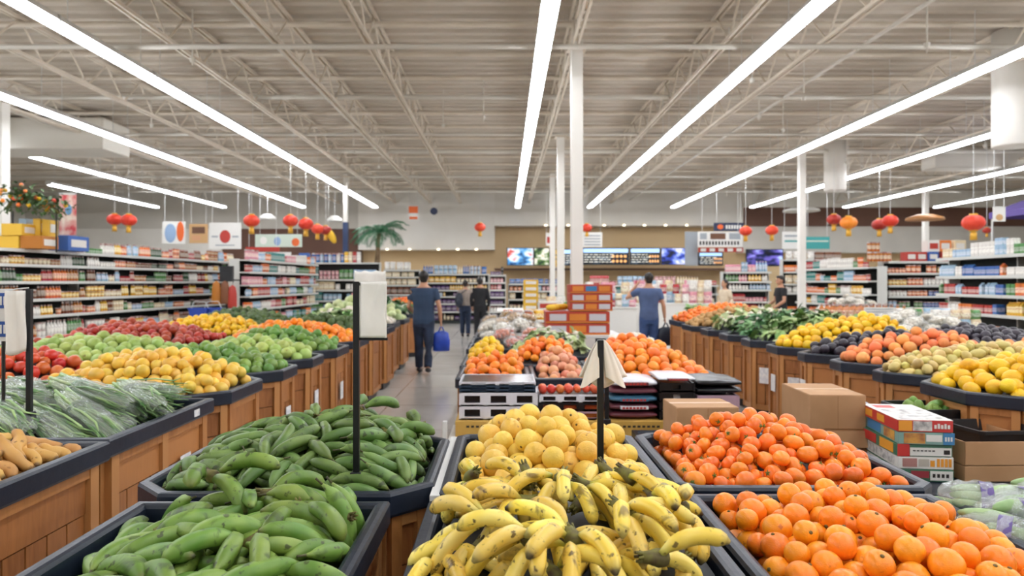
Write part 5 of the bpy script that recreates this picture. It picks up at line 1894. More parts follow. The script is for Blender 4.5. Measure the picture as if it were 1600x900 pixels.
g = MB().grid(sheet_fn, 14, 20)
so = g.build('front_sheet', 'paper', sh, smooth=True)
sm = so.modifiers.new('thickness', 'SOLIDIFY')
sm.thickness = 0.002
g = MB().grid(lambda u, v: ((u - .5) * .098 - .004, -.006, (v - .5) * .204), 4, 4)
so = g.build('back_sheet', 'paper', sh)
sm = so.modifiers.new('thickness', 'SOLIDIFY')
sm.thickness = 0.002
# second, lower sign seen just behind it
po2, h2 = post(556, 428, 560, 6.3, 'far black sign post mostly hidden behind the tall post', zb=0.85)
sg = MB().grid(lambda u, v: ((u - .5) * .28, -.02 - .012 * math.sin(7 * u), (v - .5) * .2 - .012 * abs(math.sin(9 * u))), 16, 6).build('paper_sheet', 'paper', smooth=True)
sg.location = P(579, 440, 6.3)
sg.modifiers.new('thickness', 'SOLIDIFY').thickness = 0.002
tag(sg, 'white paper sheet on the far post, showing above the front sheet', 'paper sheet')

# post in the grapefruit with a paper cone draped over the top
Zc = 2.5
po, h = post(938, 531, 735, Zc, 'black sign post standing in the grapefruit bin')


def cone_fn(u, v):
    a = (u - .5) * 2                               # -1..1 across
    w = .011 + .076 * (v ** .8)
    fold = .012 * math.sin(a * 7) * v
    hem = .02 * v * (math.cos(a * 3.2) - .6)
    return (a * w + .006 * v, -.004 - (.03 * v) * (1 - a * a) * 0 + fold * .5 + .014, -v * .165 - hem)


for nm, sgn in (('back_sheet', 1),):
    cone = MB().grid(cone_fn, 22, 12).build('paper_cone', 'cloth beige', smooth=True)
    cone.location = (P(940, 531, Zc).x, Zc, P(940, 531, Zc).z)
    cone.modifiers.new('thickness', 'SOLIDIFY').thickness = 0.003
    tag(cone, 'beige paper cover draped like a cone over the black post', 'paper cover')
for (u0, u1, yy) in ((-1, -.12, -.018), (.12, 1, -.018)):
    MB().grid(lambda u, v, u0=u0, u1=u1: ((u0 + (u1 - u0) * u) * (.011 + .07 * v ** .8) + .004 * v, -.006 - .014 * math.sin(PI * u) * v - .004 * math.sin(9 * u) * v, -v * (.15 - .02 * math.cos((u0 + (u1 - u0) * u) * 3))), 12, 12).build('front_flap', 'cloth beige', cone, smooth=True)
post(948, 600, 662, 5.05, 'short black post between the crate stacks and the grapefruit', w=0.03, zb=0.0)

# left post in the scallions
Zs = 3.2
po, h = post(46, 452, 655, Zs, 'black sign post standing in the bagged scallions')
sl = tag(empty('paper_cover', P(28, 503, Zs)), 'white paper cover hanging on the post in the scallions', 'paper cover')
c = MB().grid(lambda u, v: ((u - .5) * (.098 - .01 * v) + .004 * math.sin(6 * v), -.012 - .008 * math.sin(8 * u + 2 * v), (v - .5) * .285 - (.01 * math.sin(5 * u) if v < .1 else 0)), 14, 12).build('sheet', 'cloth white', sl, smooth=True)
c.modifiers.new('thickness', 'SOLIDIFY').thickness = 0.002
MB().tube([(-.05, -.01, .14), (0, -.008, .15), (.05, 0, .155)], .003, 5).build('string', 'lamp housing', sl)
bp_ = tag(empty('price_sign', P(4, 492, Zs + .02)), 'blue and white printed price sign at the left edge', 'price sign')
MB().bx(-.045, .045, -.004, .004, -.12, .12).build('card', 'sign white', bp_)
plain('print blue2', '#2f55a0', rough=.5)
for k, (z0, z1) in enumerate(((.03, .1), (-.1, -.03))):
    MB().bx(-.04, .04, -.007, -.004, z0, z1).build('print_block', 'print blue2', bp_)
    for q in range(3):
        MB().bx(-.03 + .02 * q, -.018 + .02 * q, -.009, -.007, z0 + .015, z1 - .015).build('figure', 'sign white', bp_)
MB().tube([(.0, 0.006, .12), (.0, 0.006, -.45)], .008, 6).build('stem', 'black steel', bp_)

# ------------------------------------------------------------------ low black platform with boxes behind the mandarins
pf = tag(empty('display_platform', (2.0, 4.25, 0)), 'low black display platform behind the mandarins and oranges', 'platform')
MB().bx(-1.06, 1.0, -.72, .75, 0.06, .44).build('base', 'black plastic', pf, bevel=.01)
MB().loops([[(x, y, z) for x, y in inset(rectc(-1.1, 1.02, -.75, .78), d)] for d, z in ((0.02, .42), (0, .42), (0, .52), (.03, .52), (.04, .5), (.04, .49))], True, True).build('tray_rim', 'navy plastic', pf)
for sx in (-.9, .85):
    for sy in (-.6, .6):
        MB().bx(sx - .05, sx + .05, sy - .05, sy + .05, 0, .06).build('foot', 'black plastic', pf)
ZT = 0.492


def cardbox(loc, size, rz, label, m='cardboard', flaps=True, name='cardboard_box', group=None):
    w, d, h = size
    o = MB().bx(-w / 2, w / 2, -d / 2, d / 2, 0, h).build(name, m, bevel=.003)
    o.location = loc
    o.rotation_euler.z = rz
    tag(o, label, 'box', group)
    if flaps:
        for s in (-1, 1):
            MB().bx(-w / 2 + .002, w / 2 - .002, 0.0015 if s > 0 else -d / 2 + .002, d / 2 - .002 if s > 0 else -.0015, h, h + .003).build('flap', m, o)
        MB().bx(-w / 2 - .001, w / 2 + .001, -.025, .025, h + .003, h + .004).build('tape', 'tape', o)
        MB().bx(w * -.003, w * .003, -d / 2 - .001, -d / 2, 0.002, h - .002).build('seam', 'cardboard dark', o)
    return o


b0 = P(1290, 700, 4.5)
cardbox((b0.x + .02, 4.55, ZT), (.35, .5, .18), -0.06, 'lower kraft cardboard box with a folded flap, under the closed box', 'cardboard dark', flaps=True)
cardbox((b0.x, 4.56, ZT + .185), (.335, .5, .205), -0.04, 'closed kraft cardboard box on top of the lower box')
fl = MB().grid(lambda u, v: ((u - .5) * .33, -.004 - .012 * v + .003 * math.sin(9 * u), -.005 - v * .1), 8, 4).build('paper_flap', 'cardboard')
fl.location = (b0.x + .015, 4.29, ZT + .185)
fl.rotation_euler.z = -0.06
fl.modifiers.new('thickness', 'SOLIDIFY').thickness = .003
tag(fl, 'creased brown paper flap hanging down between the two kraft boxes', 'paper')
cardbox((P(1338, 690, 4.65).x, 4.62, ZT), (.2, .35, .13), 0.0, 'small kraft box with a round hole beside the lower box', 'cardboard dark', flaps=False)
b1 = P(1100, 680, 4.4)
cardbox((b1.x, 4.5, ZT), (.385, .34, .31), 0.03, 'kraft cardboard box directly behind the mandarins')
# foil bag
mat('foil', '#cfcfd4', '#a7a7b0', scale=20, rough=.25, metal=.7, bump=.6, bscale=18)
fb = MB().ell((0, 0, .07), (.1, .09, .075), 16, 10).build('foil_bag', 'foil', smooth=True)
fb.location = (P(1352, 660, 4.75).x + .03, 4.9, ZT + .12)
tag(fb, 'crumpled silver foil bag between the kraft boxes and the fruit cartons', 'bag')
MB().bx(-.12, .12, -.1, .1, -.12, 0.0).build('red_pack', 'sign red', fb)

# stack of five printed fruit cartons
plain('carton red', '#c2332f', rough=.4)
plain('carton green', '#3f6e55', rough=.4)
plain('carton blue', '#3f7fb0', rough=.4)
plain('carton mango', '#e59a32', rough=.4)
plain('carton white', '#dfddd6', rough=.4)
plain('carton teal', '#7fa39a', rough=.4)
mat('carton picture', '#d9a24a', '#8a4a3c', scale=14, rough=.4)
mat('carton sketch', '#e8e4de', '#8c8a88', scale=22, rough=.4)
W_, D_, H_ = .285, .5, .067
fz = ZT
fc = P(1443, 740, 3.85)
specs = [('carton green', 'carton white', 'bottom'), ('carton white', 'carton picture', 'second lowest'), ('carton green', 'carton white', 'middle'), ('carton teal', 'carton blue', 'second highest'), ('carton red', 'carton mango', 'top')]
for i, (m1, m2, nm) in enumerate(specs):
    o = MB().bx(-W_ / 2, W_ / 2, 0, D_, 0, H_ - .003).build('fruit_carton', m1, bevel=.002)
    o.location = (fc.x + .003 * (i % 2), 3.83 + .004 * (i % 3), fz + i * H_)
    o.rotation_euler.z = -0.12 + .02 * ((i * 7) % 3 - 1)
    lab = {'bottom': 'bottom printed fruit carton of the five, with a dark red patch', 'second lowest': 'white printed fruit carton, second from the bottom of the five', 'middle': 'red and green fruit carton in the middle of the five',
           'second highest': 'teal and blue fruit carton, second from the top of the five', 'top': 'red fruit carton with a sketched lid on top of the five'}[nm]
    tag(o, lab, 'carton', 'printed fruit cartons stacked on the platform')

    def pan(u0, u1, v0, v1, mm, pn='print', side='f', e=.002):
        if side == 'f':
            MB().bx(-W_ / 2 + u0 * W_, -W_ / 2 + u1 * W_, -e, 0, v0 * H_, v1 * H_).build(pn, mm, o)
        elif side == 'l':
            MB().bx(-W_ / 2 - e, -W_ / 2, D_ * (1 - u1), D_ * (1 - u0), v0 * H_, v1 * H_).build(pn, mm, o)
        else:
            MB().bx(-W_ / 2 + u0 * W_, -W_ / 2 + u1 * W_, D_ * v0, D_ * v1, H_ - .003, H_ - .003 + e).build(pn, mm, o)
    if nm == 'top':
        pan(.02, .26, .08, .9, 'carton mango', 'mango_picture')
        pan(.28, .62, .1, .88, 'carton sketch', 'panel')
        for k in range(5):
            pan(.66 + .06 * k, .70 + .06 * k, .3, .6 + .1 * (k % 2), 'carton white', 'letter', e=.003)
        pan(.0, 1, 0, 1, 'carton white', 'lid_print', 't')
        pan(.1, .95, .05, .7, 'carton sketch', 'sketch', 't', .003)
        pan(.12, .5, .74, .92, 'carton red', 'red_title', 't', .003)
        pan(.1, .3, .2, .8, 'carton mango', 'mango_picture', 'l')
        pan(.45, .65, .2, .8, 'carton mango', 'mango_picture', 'l')
    elif nm == 'second highest':
        pan(.1, .48, .08, .92, 'carton picture', 'mango_picture')
        pan(.5, .78, .25, .8, 'carton white', 'panel')
        pan(.8, 1.0, .02, .98, 'carton blue', 'blue_patch')
        for k in range(3):
            pan(.83 + .05 * k, .86 + .05 * k, .3, .65, 'carton white', 'letter', e=.003)
        pan(.1, .5, .1, .9, 'carton blue', 'blue_patch', 'l')
        pan(.6, .9, .1, .9, 'carton picture', 'picture', 'l')
    elif nm == 'middle':
        pan(0, .22, 0, 1, 'carton red', 'red_patch')
        pan(.23, .98, .06, .72, 'carton white', 'panel')
        for k in range(6):
            pan(.28 + .07 * k, .33 + .07 * k, .42, .52, 'ink', 'letter', e=.003)
        pan(.84, .95, .2, .55, 'ink', 'stamp', e=.003)
        pan(.1, .45, .1, .9, 'carton red', 'red_patch', 'l')
        pan(.55, .9, .1, .9, 'carton mango', 'picture', 'l')
    elif nm == 'second lowest':
        pan(.08, .34, .15, .85, plain('carton rose', '#b07f77'), 'picture')
        pan(.37, .56, .2, .8, plain('carton beige', '#b9b2a4'), 'text_block')
        pan(.58, .66, .2, .7, 'carton mango', 'patch')
        for k in range(4):
            pan(.7 + .07 * k, .75 + .07 * k, .2, .85, 'carton mango', 'stripe')
        pan(.1, .9, .15, .85, 'carton sketch', 'picture', 'l')
    else:
        pan(.24, .56, .3, .85, plain('carton dark red', '#93333a'), 'red_patch')
        pan(.58, .98, .12, .88, 'carton white', 'panel')
        for k in range(4):
            pan(.62 + .08 * k, .67 + .08 * k, .35, .65, 'ink', 'letter', e=.003)
        pan(.1, .9, .15, .85, 'carton white', 'picture', 'l')

# brown trays at the right with dark crates on top
cardbox((P(1548, 740, 3.9).x + .03, 4.1, ZT), (.46, .55, .085), 0.02, 'lower brown cardboard tray right of the fruit cartons', flaps=False, name='cardboard_tray')
o = MB()
w, d, h = .46, .55, .13
o.bx(-w / 2, w / 2, -d / 2, -d / 2 + .006, 0, h).bx(-w / 2, w / 2, d / 2 - .006, d / 2, 0, h).bx(-w / 2, -w / 2 + .006, -d / 2, d / 2, 0, h).bx(w / 2 - .006, w / 2, -d / 2, d / 2, 0, h).bx(-w / 2, w / 2, -d / 2, d / 2, 0, .006)
o = o.build('cardboard_tray', 'cardboard', bevel=.002)
o.location = (P(1548, 740, 3.9).x + .03, 4.1, ZT + .088)
o.rotation_euler.z = .02
tag(o, 'upper open brown cardboard tray right of the fruit cartons', 'tray')


def crate(loc, size, rz, label, m='black plastic', name='plastic_crate', group=None, wall=.012):
    w, d, h = size
    poly = rectc(-w / 2, w / 2, -d / 2, d / 2, .02)
    root = tag(empty(name, loc, rz), label, 'crate', group)
    MB().loops([[(x, y, z) for x, y in inset(poly, q)] for q, z in ((.012, 0), (0.004, h - .02), (-.004, h - .02), (-.004, h), (wall, h), (wall + .01, .012))], True, True).build('body', m, root)
    return root


cb = P(1540, 690, 4.2)
crate((cb.x, 4.15, ZT + .155), (.42, .36, .09), .1, 'dark crate lined with cardboard on the upper brown tray')
MB().bx(-.17, .17, -.15, .15, .016, .022).build('cardboard_liner', 'cardboard', bpy.data.objects[[k for k in bpy.data.objects.keys() if k.startswith('plastic_crate')][-1]])
crate((cb.x - .06, 4.62, ZT + .0), (.5, .36, .28), .05, 'dark crate of green vegetables behind the brown trays')
cr2 = crate((cb.x + .42, 4.5, ZT + .0), (.32, .5, .26), .05, 'dark crate of small purple produce at the right edge of the platform')
K_sm, _ = fruit_protos('purple_shallot', 'eggplant skin', 0.022, 2, seg=8, ring=6)
plain('shallot', '#7d6a78')
for k in range(40):
    K_sm.place(TRS((cb.x + .42 + RNG.uniform(-.11, .11), 4.5 + RNG.uniform(-.2, .2), ZT + .24 + RNG.uniform(0, .02))), None, 'small dark purple shallot in the crate at the right edge', 'shallot', 'shallots in the right edge crate')
K_gv, _ = fruit_protos('green_squash', 'green mango skin', 0.03, 2, seg=10, ring=8, elong=2.0)
for k in range(14):
    K_gv.place(TRS((cb.x - .06 + RNG.uniform(-.17, .17), 4.62 + RNG.uniform(-.11, .11), ZT + .25 + RNG.uniform(0, .03)), randrot()), None, 'green squash in the dark crate behind the brown trays', 'squash', 'green squash behind the brown trays')

# ------------------------------------------------------------------ crate wall in front of the middle citrus display
pn = tag(empty('wooden_plinth', (.68, 5.35, 0)), 'low dark plinth carrying the stacked crates', 'plinth')
MB().bx(-1.08, 1.1, -.28, .28, 0.05, .4).build('base', 'black plastic', pn, bevel=.01)
MB().bx(-1.1, 1.12, -.3, .3, .4, .43).build('top', 'lamp housing', pn, bevel=.004)
MB().bx(-1.13, -1.1, -.32, -.28, 0, .58).build('corner_post', 'lamp housing', pn, bevel=.004)
Yc = 5.15
for k, (x0, x1) in enumerate(((-.37, .2), (.22, .74), (.76, 1.27), (1.3, 1.72))):
    o = cardbox(((x0 + x1) / 2, 5.32, .432), (x1 - x0 - .01, .44, .135), 0, ('yellow carton at the left end under the white crates', 'yellow carton behind the grapefruit heap', 'yellow carton with black print right of the grapefruit post', 'yellow carton at the right end of the crate stacks')[k], 'cardboard yellow', flaps=False, name='yellow_carton', group='yellow cartons under the crate stacks')
    if k != 1:
        for q in range(9 if k == 2 else 4):
            MB().bx(-.2 + .035 * q, -.178 + .035 * q, -.2215, -.2195, .09, .105).build('letter', 'ink', o)
        for q in range(3):
            MB().bx(.1 + .03 * q, .12 + .03 * q, -.2215, -.2195, .03, .06).build('letter', 'ink', o)
Zb = .57
plain('crate white', '#dcdade', rough=.45)
plain('crate navy', '#2c3f52', rough=.4)
plain('crate pink', '#b99aa8', rough=.4)
plain('pack black', '#1a1a1d', rough=.25)
plain('pack maroon', '#6e3540', rough=.35)
plain('pack blue', '#44738f', rough=.35)
plain('pack film', '#dcdce2', rough=.2)


def flat_crate(x0, x1, z0, h, m, label, holes=3, hm='pack black', group=None, name='stacking_crate', d=.44):
    w = x1 - x0
    root = tag(empty(name, ((x0 + x1) / 2, Yc, z0)), label, 'crate', group)
    mb = MB()
    hw = w * .2
    ys0, ys1 = 0, .012
    mb.bx(-w / 2, w / 2, ys0, ys1, 0, h * .22).bx(-w / 2, w / 2, ys0, ys1, h * .78, h)
    xs = [-w / 2]
    for k in range(holes):
        c = -w / 2 + w * (k + .5) / holes
        mb.bx(xs[-1], c - hw / 2, ys0, ys1, h * .22, h * .78)
        xs.append(c + hw / 2)
    mb.bx(xs[-1], w / 2, ys0, ys1, h * .22, h * .78)
    mb.bx(-w / 2, -w / 2 + .012, 0, d, 0, h).bx(w / 2 - .012, w / 2, 0, d, 0, h).bx(-w / 2, w / 2, d - .012, d, 0, h).bx(-w / 2, w / 2, 0, d, 0, .01)
    mb.build('body', m, root)
    MB().bx(-w / 2 + .02, w / 2 - .02, .03, d - .03, .012, h * .9).build('contents', hm, root)
    for k in range(holes + 1):
        x = -w / 2 + w * k / holes
        MB().bx(max(-w / 2, x - .014), min(w / 2, x + .014), -.006, 0, h * .06, h * .94).build('rib', m, root)
    return root


for k in range(2):
    flat_crate(-.34, .235, Zb + k * .1, .096, 'crate white', ('lower white slotted crate at the left of the crate stacks', 'upper white slotted crate at the left of the crate stacks')[k], group='white slotted crates')
for k in range(3):
    flat_crate(-.34, .22, Zb + .2 + k * .026, .024, 'crate navy' if k < 2 else 'pack film', ('bottom flat navy tray on the white crates', 'middle flat navy tray on the white crates', 'top pale tray on the white crates')[k], holes=2, name='flat_tray')
# onions in clear packs
for k in range(3):
    flat_crate(.245, .7, Zb + .0 + k * .062, .058, ('crate pink', 'pack black', 'crate white')[k], ('lowest crate of packed tomatoes under the onions', 'black middle crate under the onions', 'white top crate under the onions')[k], holes=3, hm=('tomato skin', 'tomato skin', 'pack black')[k])
K_fr, _ = fruit_protos('packed_tomato', 'tomato skin', 0.032, 2, seg=12, ring=8)
plain('x', '#000000')
for k in range(7):
    for j in range(2):
        K_fr.place(TRS((.275 + .064 * k, Yc + .05 + .07 * j, Zb + .215), randrot()), None, 'pale red tomato in the top crate under the pinkish onions', 'tomato', 'tomatoes on the crate stack')


def sack(x0, x1, z0, h, m, label, stripe=None, seed=0, name='flat_sack'):
    rg = np.random.default_rng(seed)
    w = x1 - x0
    rows = []
    n_ = 24
    for i in range(13):
        t = i / 12
        q = math.sin(PI * (.06 + .88 * t)) ** .35
        rows.append([((t - .5) * w, .2 + .22 * math.copysign(abs(math.cos(a)) ** .6, math.cos(a)) * (.9 + .1 * q), h / 2 + h / 2 * q * math.copysign(abs(math.sin(a)) ** .7, math.sin(a)) * (1 + .08 * rg.normal())) for a in [2 * PI * k / n_ for k in range(n_)]])
    o = MB().loops(rows, True, True).build(name, m, smooth=True)
    o.location = ((x0 + x1) / 2, Yc + .02, z0)
    tag(o, label, 'sack')
    if stripe:
        MB().bx(-w * .3, w * .3, -.045, .0, h * .3, h * .7).build('label_band', stripe, o, bevel=.004)
        for k in range(7):
            MB().bx(-w * .26 + k * w * .075, -w * .26 + k * w * .075 + w * .05, -.049, -.045, h * .38, h * .62).build('letter', 'sign red', o)
    return o


for k, (m_, st, lb) in enumerate((('pack maroon', None, 'lowest maroon sack right of the grapefruit post'), ('pack maroon', 'pack film', 'second maroon sack with a pale band right of the grapefruit post'), ('pack blue', 'pack blue', 'blue printed sack in the stack right of the grapefruit post'),
                                  ('pack maroon', None, 'maroon sack on the blue one'), ('pack film', 'pack maroon', 'pale sack on top of the stack right of the grapefruit post'))):
    sack(.77, 1.11, Zb + k * .058, .062, m_, lb, st, k)
for k in range(4):
    flat_crate(1.125, 1.385, Zb + k * .068, .064, 'pack black', ('lowest black tray with a white band right of the sacks', 'second black tray right of the sacks', 'third black tray right of the sacks', 'top black tray with clear film right of the sacks')[k], holes=1, hm='pack film' if k % 2 == 0 else 'pack black', name='black_tray')
plain('pack sheen', '#e4dede', rough=.15)
sack(1.13, 1.39, Zb + .275, .04, 'pack film', 'clear film pack of red produce on the black trays', 'pack maroon', 11)
for k in range(2):
    flat_crate(1.4, 1.71, Zb + k * .09, .086, 'crate pink', ('lower pink crate at the right end', 'upper pink crate at the right end')[k], holes=1, name='pink_crate')
for k in range(2):
    sack(1.4, 1.73, Zb + .18 + .055 * k, .06, 'pack black', ('lower glossy black sack on the pink crates', 'upper glossy black sack on the pink crates')[k], None, 20 + k)

# ------------------------------------------------------------------ red and orange carton tower by the column
Zr = 9.25
X0, X1 = P(872, 0, Zr).x, P(955, 0, Zr).x
tw = tag(empty('tower_base', ((X0 + X1) / 2, Zr + .4, 0)), 'grey table carrying the red carton tower before the column', 'table')
MB().bx(-.55, .5, -.5, .45, .84, .88).build('table_top', 'lamp housing', tw, bevel=.005)
for a in (-.5, .45):
    for b2 in (-.45, .4):
        MB().bx(a - .03, a + .03, b2 - .03, b2 + .03, 0, .84).build('leg', 'lamp housing', tw)
plain('tower red', '#b5412f', rough=.4)
plain('tower orange', '#d98433', rough=.4)
plain('tower pale', '#c9c7cc', rough=.4)


def tower_box(cx_, y, z, w, h, label, top=False, d=.5):
    o = MB().bx(-w / 2, w / 2, 0, d, 0, h - .004).build('printed_carton', 'tower red', bevel=.004)
    o.location = (cx_, y, z)
    tag(o, label, 'carton', 'red cartons in the tower by the column')
    for k in range(3):
        a = -w / 2 + w * (.06 + .31 * k)
        MB().bx(a, a + w * .26, -.004, 0, h * .2, h * .78).build('print_panel', ('tower pale', 'tower orange', 'tower pale')[k] if not top else ('tower orange', 'carton blue', 'tower orange')[k], o)
    MB().bx(-w / 2, w / 2, -.005, 0, 0, h * .12).build('bottom_band', 'tower orange', o)
    return o


cxm = (X0 + X1) / 2
for k in range(2):
    tower_box(cxm - .09, Zr, .882 + k * .155, .84, .15, ('lowest wide red carton of the tower', 'second wide red carton of the tower')[k])
for k in range(3):
    tower_box(cxm + .09, Zr + .02, 1.195 + k * .118, .56, .115, ('third red carton of the tower', 'fourth red carton of the tower', 'top red carton of the tower, with orange and blue panels')[k], top=(k == 2))
for k in range(5):
    MB_ = MB().ell((0, 0, .045), (.07, .05, .045), 12, 8)
    o = MB_.build('yellow_snack_bag', 'sign yellow', smooth=True)
    o.location = (cxm - .44 + .05 * k, Zr + .05 + .09 * k, 1.19)
    tag(o, 'yellow snack bag lying on the wide red cartons', 'snack bag', 'yellow bags on the red carton tower')

# ------------------------------------------------------------------ tables and displays in the middle and far ground


def table(x0, x1, y0, y1, h, label, m='sign white', skirt=None):
    t_ = tag(empty('display_table', ((x0 + x1) / 2, (y0 + y1) / 2, 0)), label, 'table', 'display tables in the store')
    w, d = x1 - x0, y1 - y0
    MB().bx(-w / 2, w / 2, -d / 2, d / 2, h - .04, h).build('table_top', m, t_, bevel=.004)
    if skirt:
        MB().bx(-w / 2 + .03, w / 2 - .03, -d / 2 + .03, d / 2 - .03, .02, h - .04).build('skirt', skirt, t_)
    else:
        for a in (-1, 1):
            for b2 in (-1, 1):
                MB().bx(a * (w / 2 - .05) - .025, a * (w / 2 - .05) + .025, b2 * (d / 2 - .05) - .025, b2 * (d / 2 - .05) + .025, 0, h - .04).build('leg', 'black steel', t_)
    return t_


def table_goods(x0, x1, y0, y1, h, kinds, cols, where, nx, ny, scale=1.3, drop=.1, layers=1):
    for i in range(nx):
        for j in range(ny):
            if random.random() < drop:
                continue
            ks = [k for k in kinds if GCOUNT[k] < 298] or ['canister']
            kd = random.choice(ks)
            s = SIZES[kd]
            for l in range(layers if random.random() > .3 else 1):
                M4 = TRS((x0 + (x1 - x0) * (i + .5) / nx, y0 + (y1 - y0) * (j + .5) / ny, h + .002 + l * s[2] * scale), Matrix.Rotation(RNG.normal() * .1, 3, 'Z'), (s[0] * scale, s[1] * scale, s[2] * scale))
                put_good(kd, M4, random.choice(cols), where)


table(-.1, 1.3, 12.4, 13.6, .9, 'middle display table with packed pastries before the far columns', skirt='wood')
table_goods(-.05, 1.25, 12.45, 13.2, .9, ['noodle_pack', 'tub'], ['cream', 'white', 'orange', 'yellow'], 'the pastry table before the far columns', 7, 3)
table(-.2, 2.2, 15.2, 16.8, .95, 'far display table with yellow cartons in the middle', skirt='black plastic')
for k in range(5):
    p = P(829, 0, 15.6)
    big_pack('yellow_case', (p.x, 15.5, .952 + .135 * k), (.32, .3, .13), 'yellow', ('lowest', 'second', 'middle', 'fourth', 'top')[k] + ' yellow case of the small stack left of the columns', 'case', 'yellow cases left of the columns')
big_pack('white_case', (P(856, 0, 15.6).x, 15.5, .952), (.52, .3, .2), 'white', 'white case beside the stacked yellow cases', 'case')
table_goods(.9, 2.1, 15.3, 15.9, .95, ['snack_bag', 'tub', 'biscuit_box'], ['white', 'red', 'cream', 'pink', 'green'], 'the far middle table', 6, 2, 1.4)
table(2.0, 3.3, 17.5, 18.6, .95, 'display table with piled packs behind the man in the blue tee', skirt='sign white')
table_goods(2.05, 3.25, 17.5, 18.1, .95, ['snack_bag', 'noodle_pack', 'tub'], ['white', 'pink', 'red', 'light blue', 'cream'], 'the table behind the man in the blue tee', 7, 3, 1.4, layers=2)
table(3.5, 5.6, 18.8, 20.0, 1.0, 'display table with flowers and packs right of the man in the blue tee', skirt='sign white')
table_goods(3.55, 5.55, 18.85, 19.6, 1.0, ['pouch', 'snack_bag', 'tub'], ['white', 'red', 'pink', 'cream', 'light blue'], 'the table right of the man in the blue tee', 10, 3, 1.4, layers=2)
# juice table
table(5.9, 7.3, 12.6, 13.8, .86, 'juice display table behind the right island', skirt='wood')
n_j = 0
for i in range(11):
    for j in range(4):
        M4 = TRS((5.98 + .122 * i, 12.72 + .2 * j, .862), None, (.105, .105, .3))
        GOODS['bottle'].place(M4, 0, 'amber juice bottle on the juice table', 'bottle', 'amber bottles on the juice table', hexc('#c9803a'))
hang_sign(1350, 480, 1397, 497, 12.5, 'sign white', 'white printed card in front of the juice bottles', name='price_board', shapes=[('rect', .05, .15 + .25 * k, .95, .22 + .25 * k, 'sign grey', 'text_line') for k in range(3)], cords=False)
# bagged flowers / garlic pyramid
table(6.95, 8.6, 15.3, 16.6, .8, 'table of white bags behind the juice table', skirt='sign white')
K_wg, S_wg = protoset([net_bag('white_garlic_bag', i + 20, 'white bulb', .04) for i in range(2)])
tg_ = mound(7.0, 8.55, 15.35, 16.5, .85, 1.35, .1, .2)
put(K_wg, deposit((7.0, 8.55, 15.35, 16.5), tg_, .3, S_wg, lay_orient(tg_, None, .2, .3), K=20, maxn=50), 'white net bag of garlic piled behind the juice table', 'garlic bag', 'garlic bags behind the juice table')
# clamshells right
table(6.4, 7.6, 10.8, 11.9, .85, 'table of clear packs near the right shelving', skirt='black plastic')
table_goods(6.45, 7.55, 10.85, 11.8, .85, ['tub', 'noodle_pack'], ['white', 'light blue', 'cream', 'green'], 'the clear pack table near the right shelving', 7, 4, 1.2, layers=2)
table(4.6, 5.9, 14.4, 15.4, .85, 'table of orange packs beside the young shopper', skirt='wood')
table_goods(4.65, 5.85, 14.4, 15.2, .85, ['tub', 'biscuit_box'], ['orange', 'red', 'brown', 'amber', 'yellow'], 'the orange pack table beside the young shopper', 7, 3, 1.1)
# boxes on top of the right shelving
for k, px in enumerate((1416, 1432, 1450, 1470, 1487)):
    p = P(px, 400, 18.6)
    big_pack('gift_carton', (p.x, 18.5, 2.105), (.27, .3, .25), ('red', 'red', 'blue', 'red', 'cream')[k], ('first red gift carton on the right shelving', 'second red gift carton on the right shelving', 'dark blue gift carton on the right shelving', 'third red gift carton, right of the blue one', 'cream gift carton at the right end of the red ones')[k], 'carton')
for k, px in enumerate((1452, 1470, 1493)):
    p = P(px, 380, 18.6)
    big_pack('gift_carton', (p.x, 18.55, 2.36), (.3, .3, .3), ('white', 'orange', 'cream')[k], ('white gift carton on the upper row of the right shelving', 'orange gift carton on the upper row of the right shelving', 'cream gift carton on the upper row of the right shelving')[k], 'carton')
for k in range(9):
    put_good('canister', TRS((P(1360 + 6 * k % 36, 400, 18.5).x - .05, 18.45, 2.105 + (.26 if k > 5 else 0)), None, (.12, .12, .25)), 'amber', 'the right shelving, left end of its top')
# purple canopy far right
plain('canopy purple', '#5b4a8c', rough=.7)
cp = tag(empty('canopy', (13.65, 16.2, 0)), 'purple peaked canopy at the right edge', 'canopy')
MB().add([(-1.5, -1.5, 3.3), (1.5, -1.5, 3.3), (1.5, 1.5, 3.3), (-1.5, 1.5, 3.3), (0, 0, 4.1), (-1.5, -1.5, 3.15), (1.5, -1.5, 3.15), (1.5, 1.5, 3.15), (-1.5, 1.5, 3.15)],
         [(0, 1, 4), (1, 2, 4), (2, 3, 4), (3, 0, 4), (5, 6, 1, 0), (6, 7, 2, 1), (7, 8, 3, 2), (8, 5, 0, 3)]).build('cloth_top', 'canopy purple', cp)
for a in (-1.45, 1.45):
    for b2 in (-1.45, 1.45):
        MB().tube([(a, b2, 0), (a, b2, 3.25)], .025, 8).build('pole', 'shelf white', cp)
# tan dish lamp, ceiling fan shaped white tray
for px, py, Z, R_, m_, lab in ((1445, 341, 24, .6, 'wood frame', 'wide tan dish lamp hanging on the far right'), (1252, 328, 30, .75, 'sign white', 'wide white dish lamp behind the right column'), (418, 340, 26, .3, 'sign white', 'small white dish lamp left of the lanterns'), (523, 343, 26, .28, 'sign white', 'flat white lamp right of the lantern cluster')):
    p = P(px, py, Z)
    o = MB().lathe([(.02, .14), (R_ * .4, .13), (R_ * .95, .02), (R_, -.06), (R_ * .97, -.07), (R_ * .5, .04), (.0, .06)], 28).build('dish_lamp', m_, smooth=True)
    o.location = p
    tag(o, lab, 'lamp')
    MB().tube([(0, 0, .14), (0, 0, 5.15 - p.z)], .01, 6).build('cord', 'lamp housing', o)

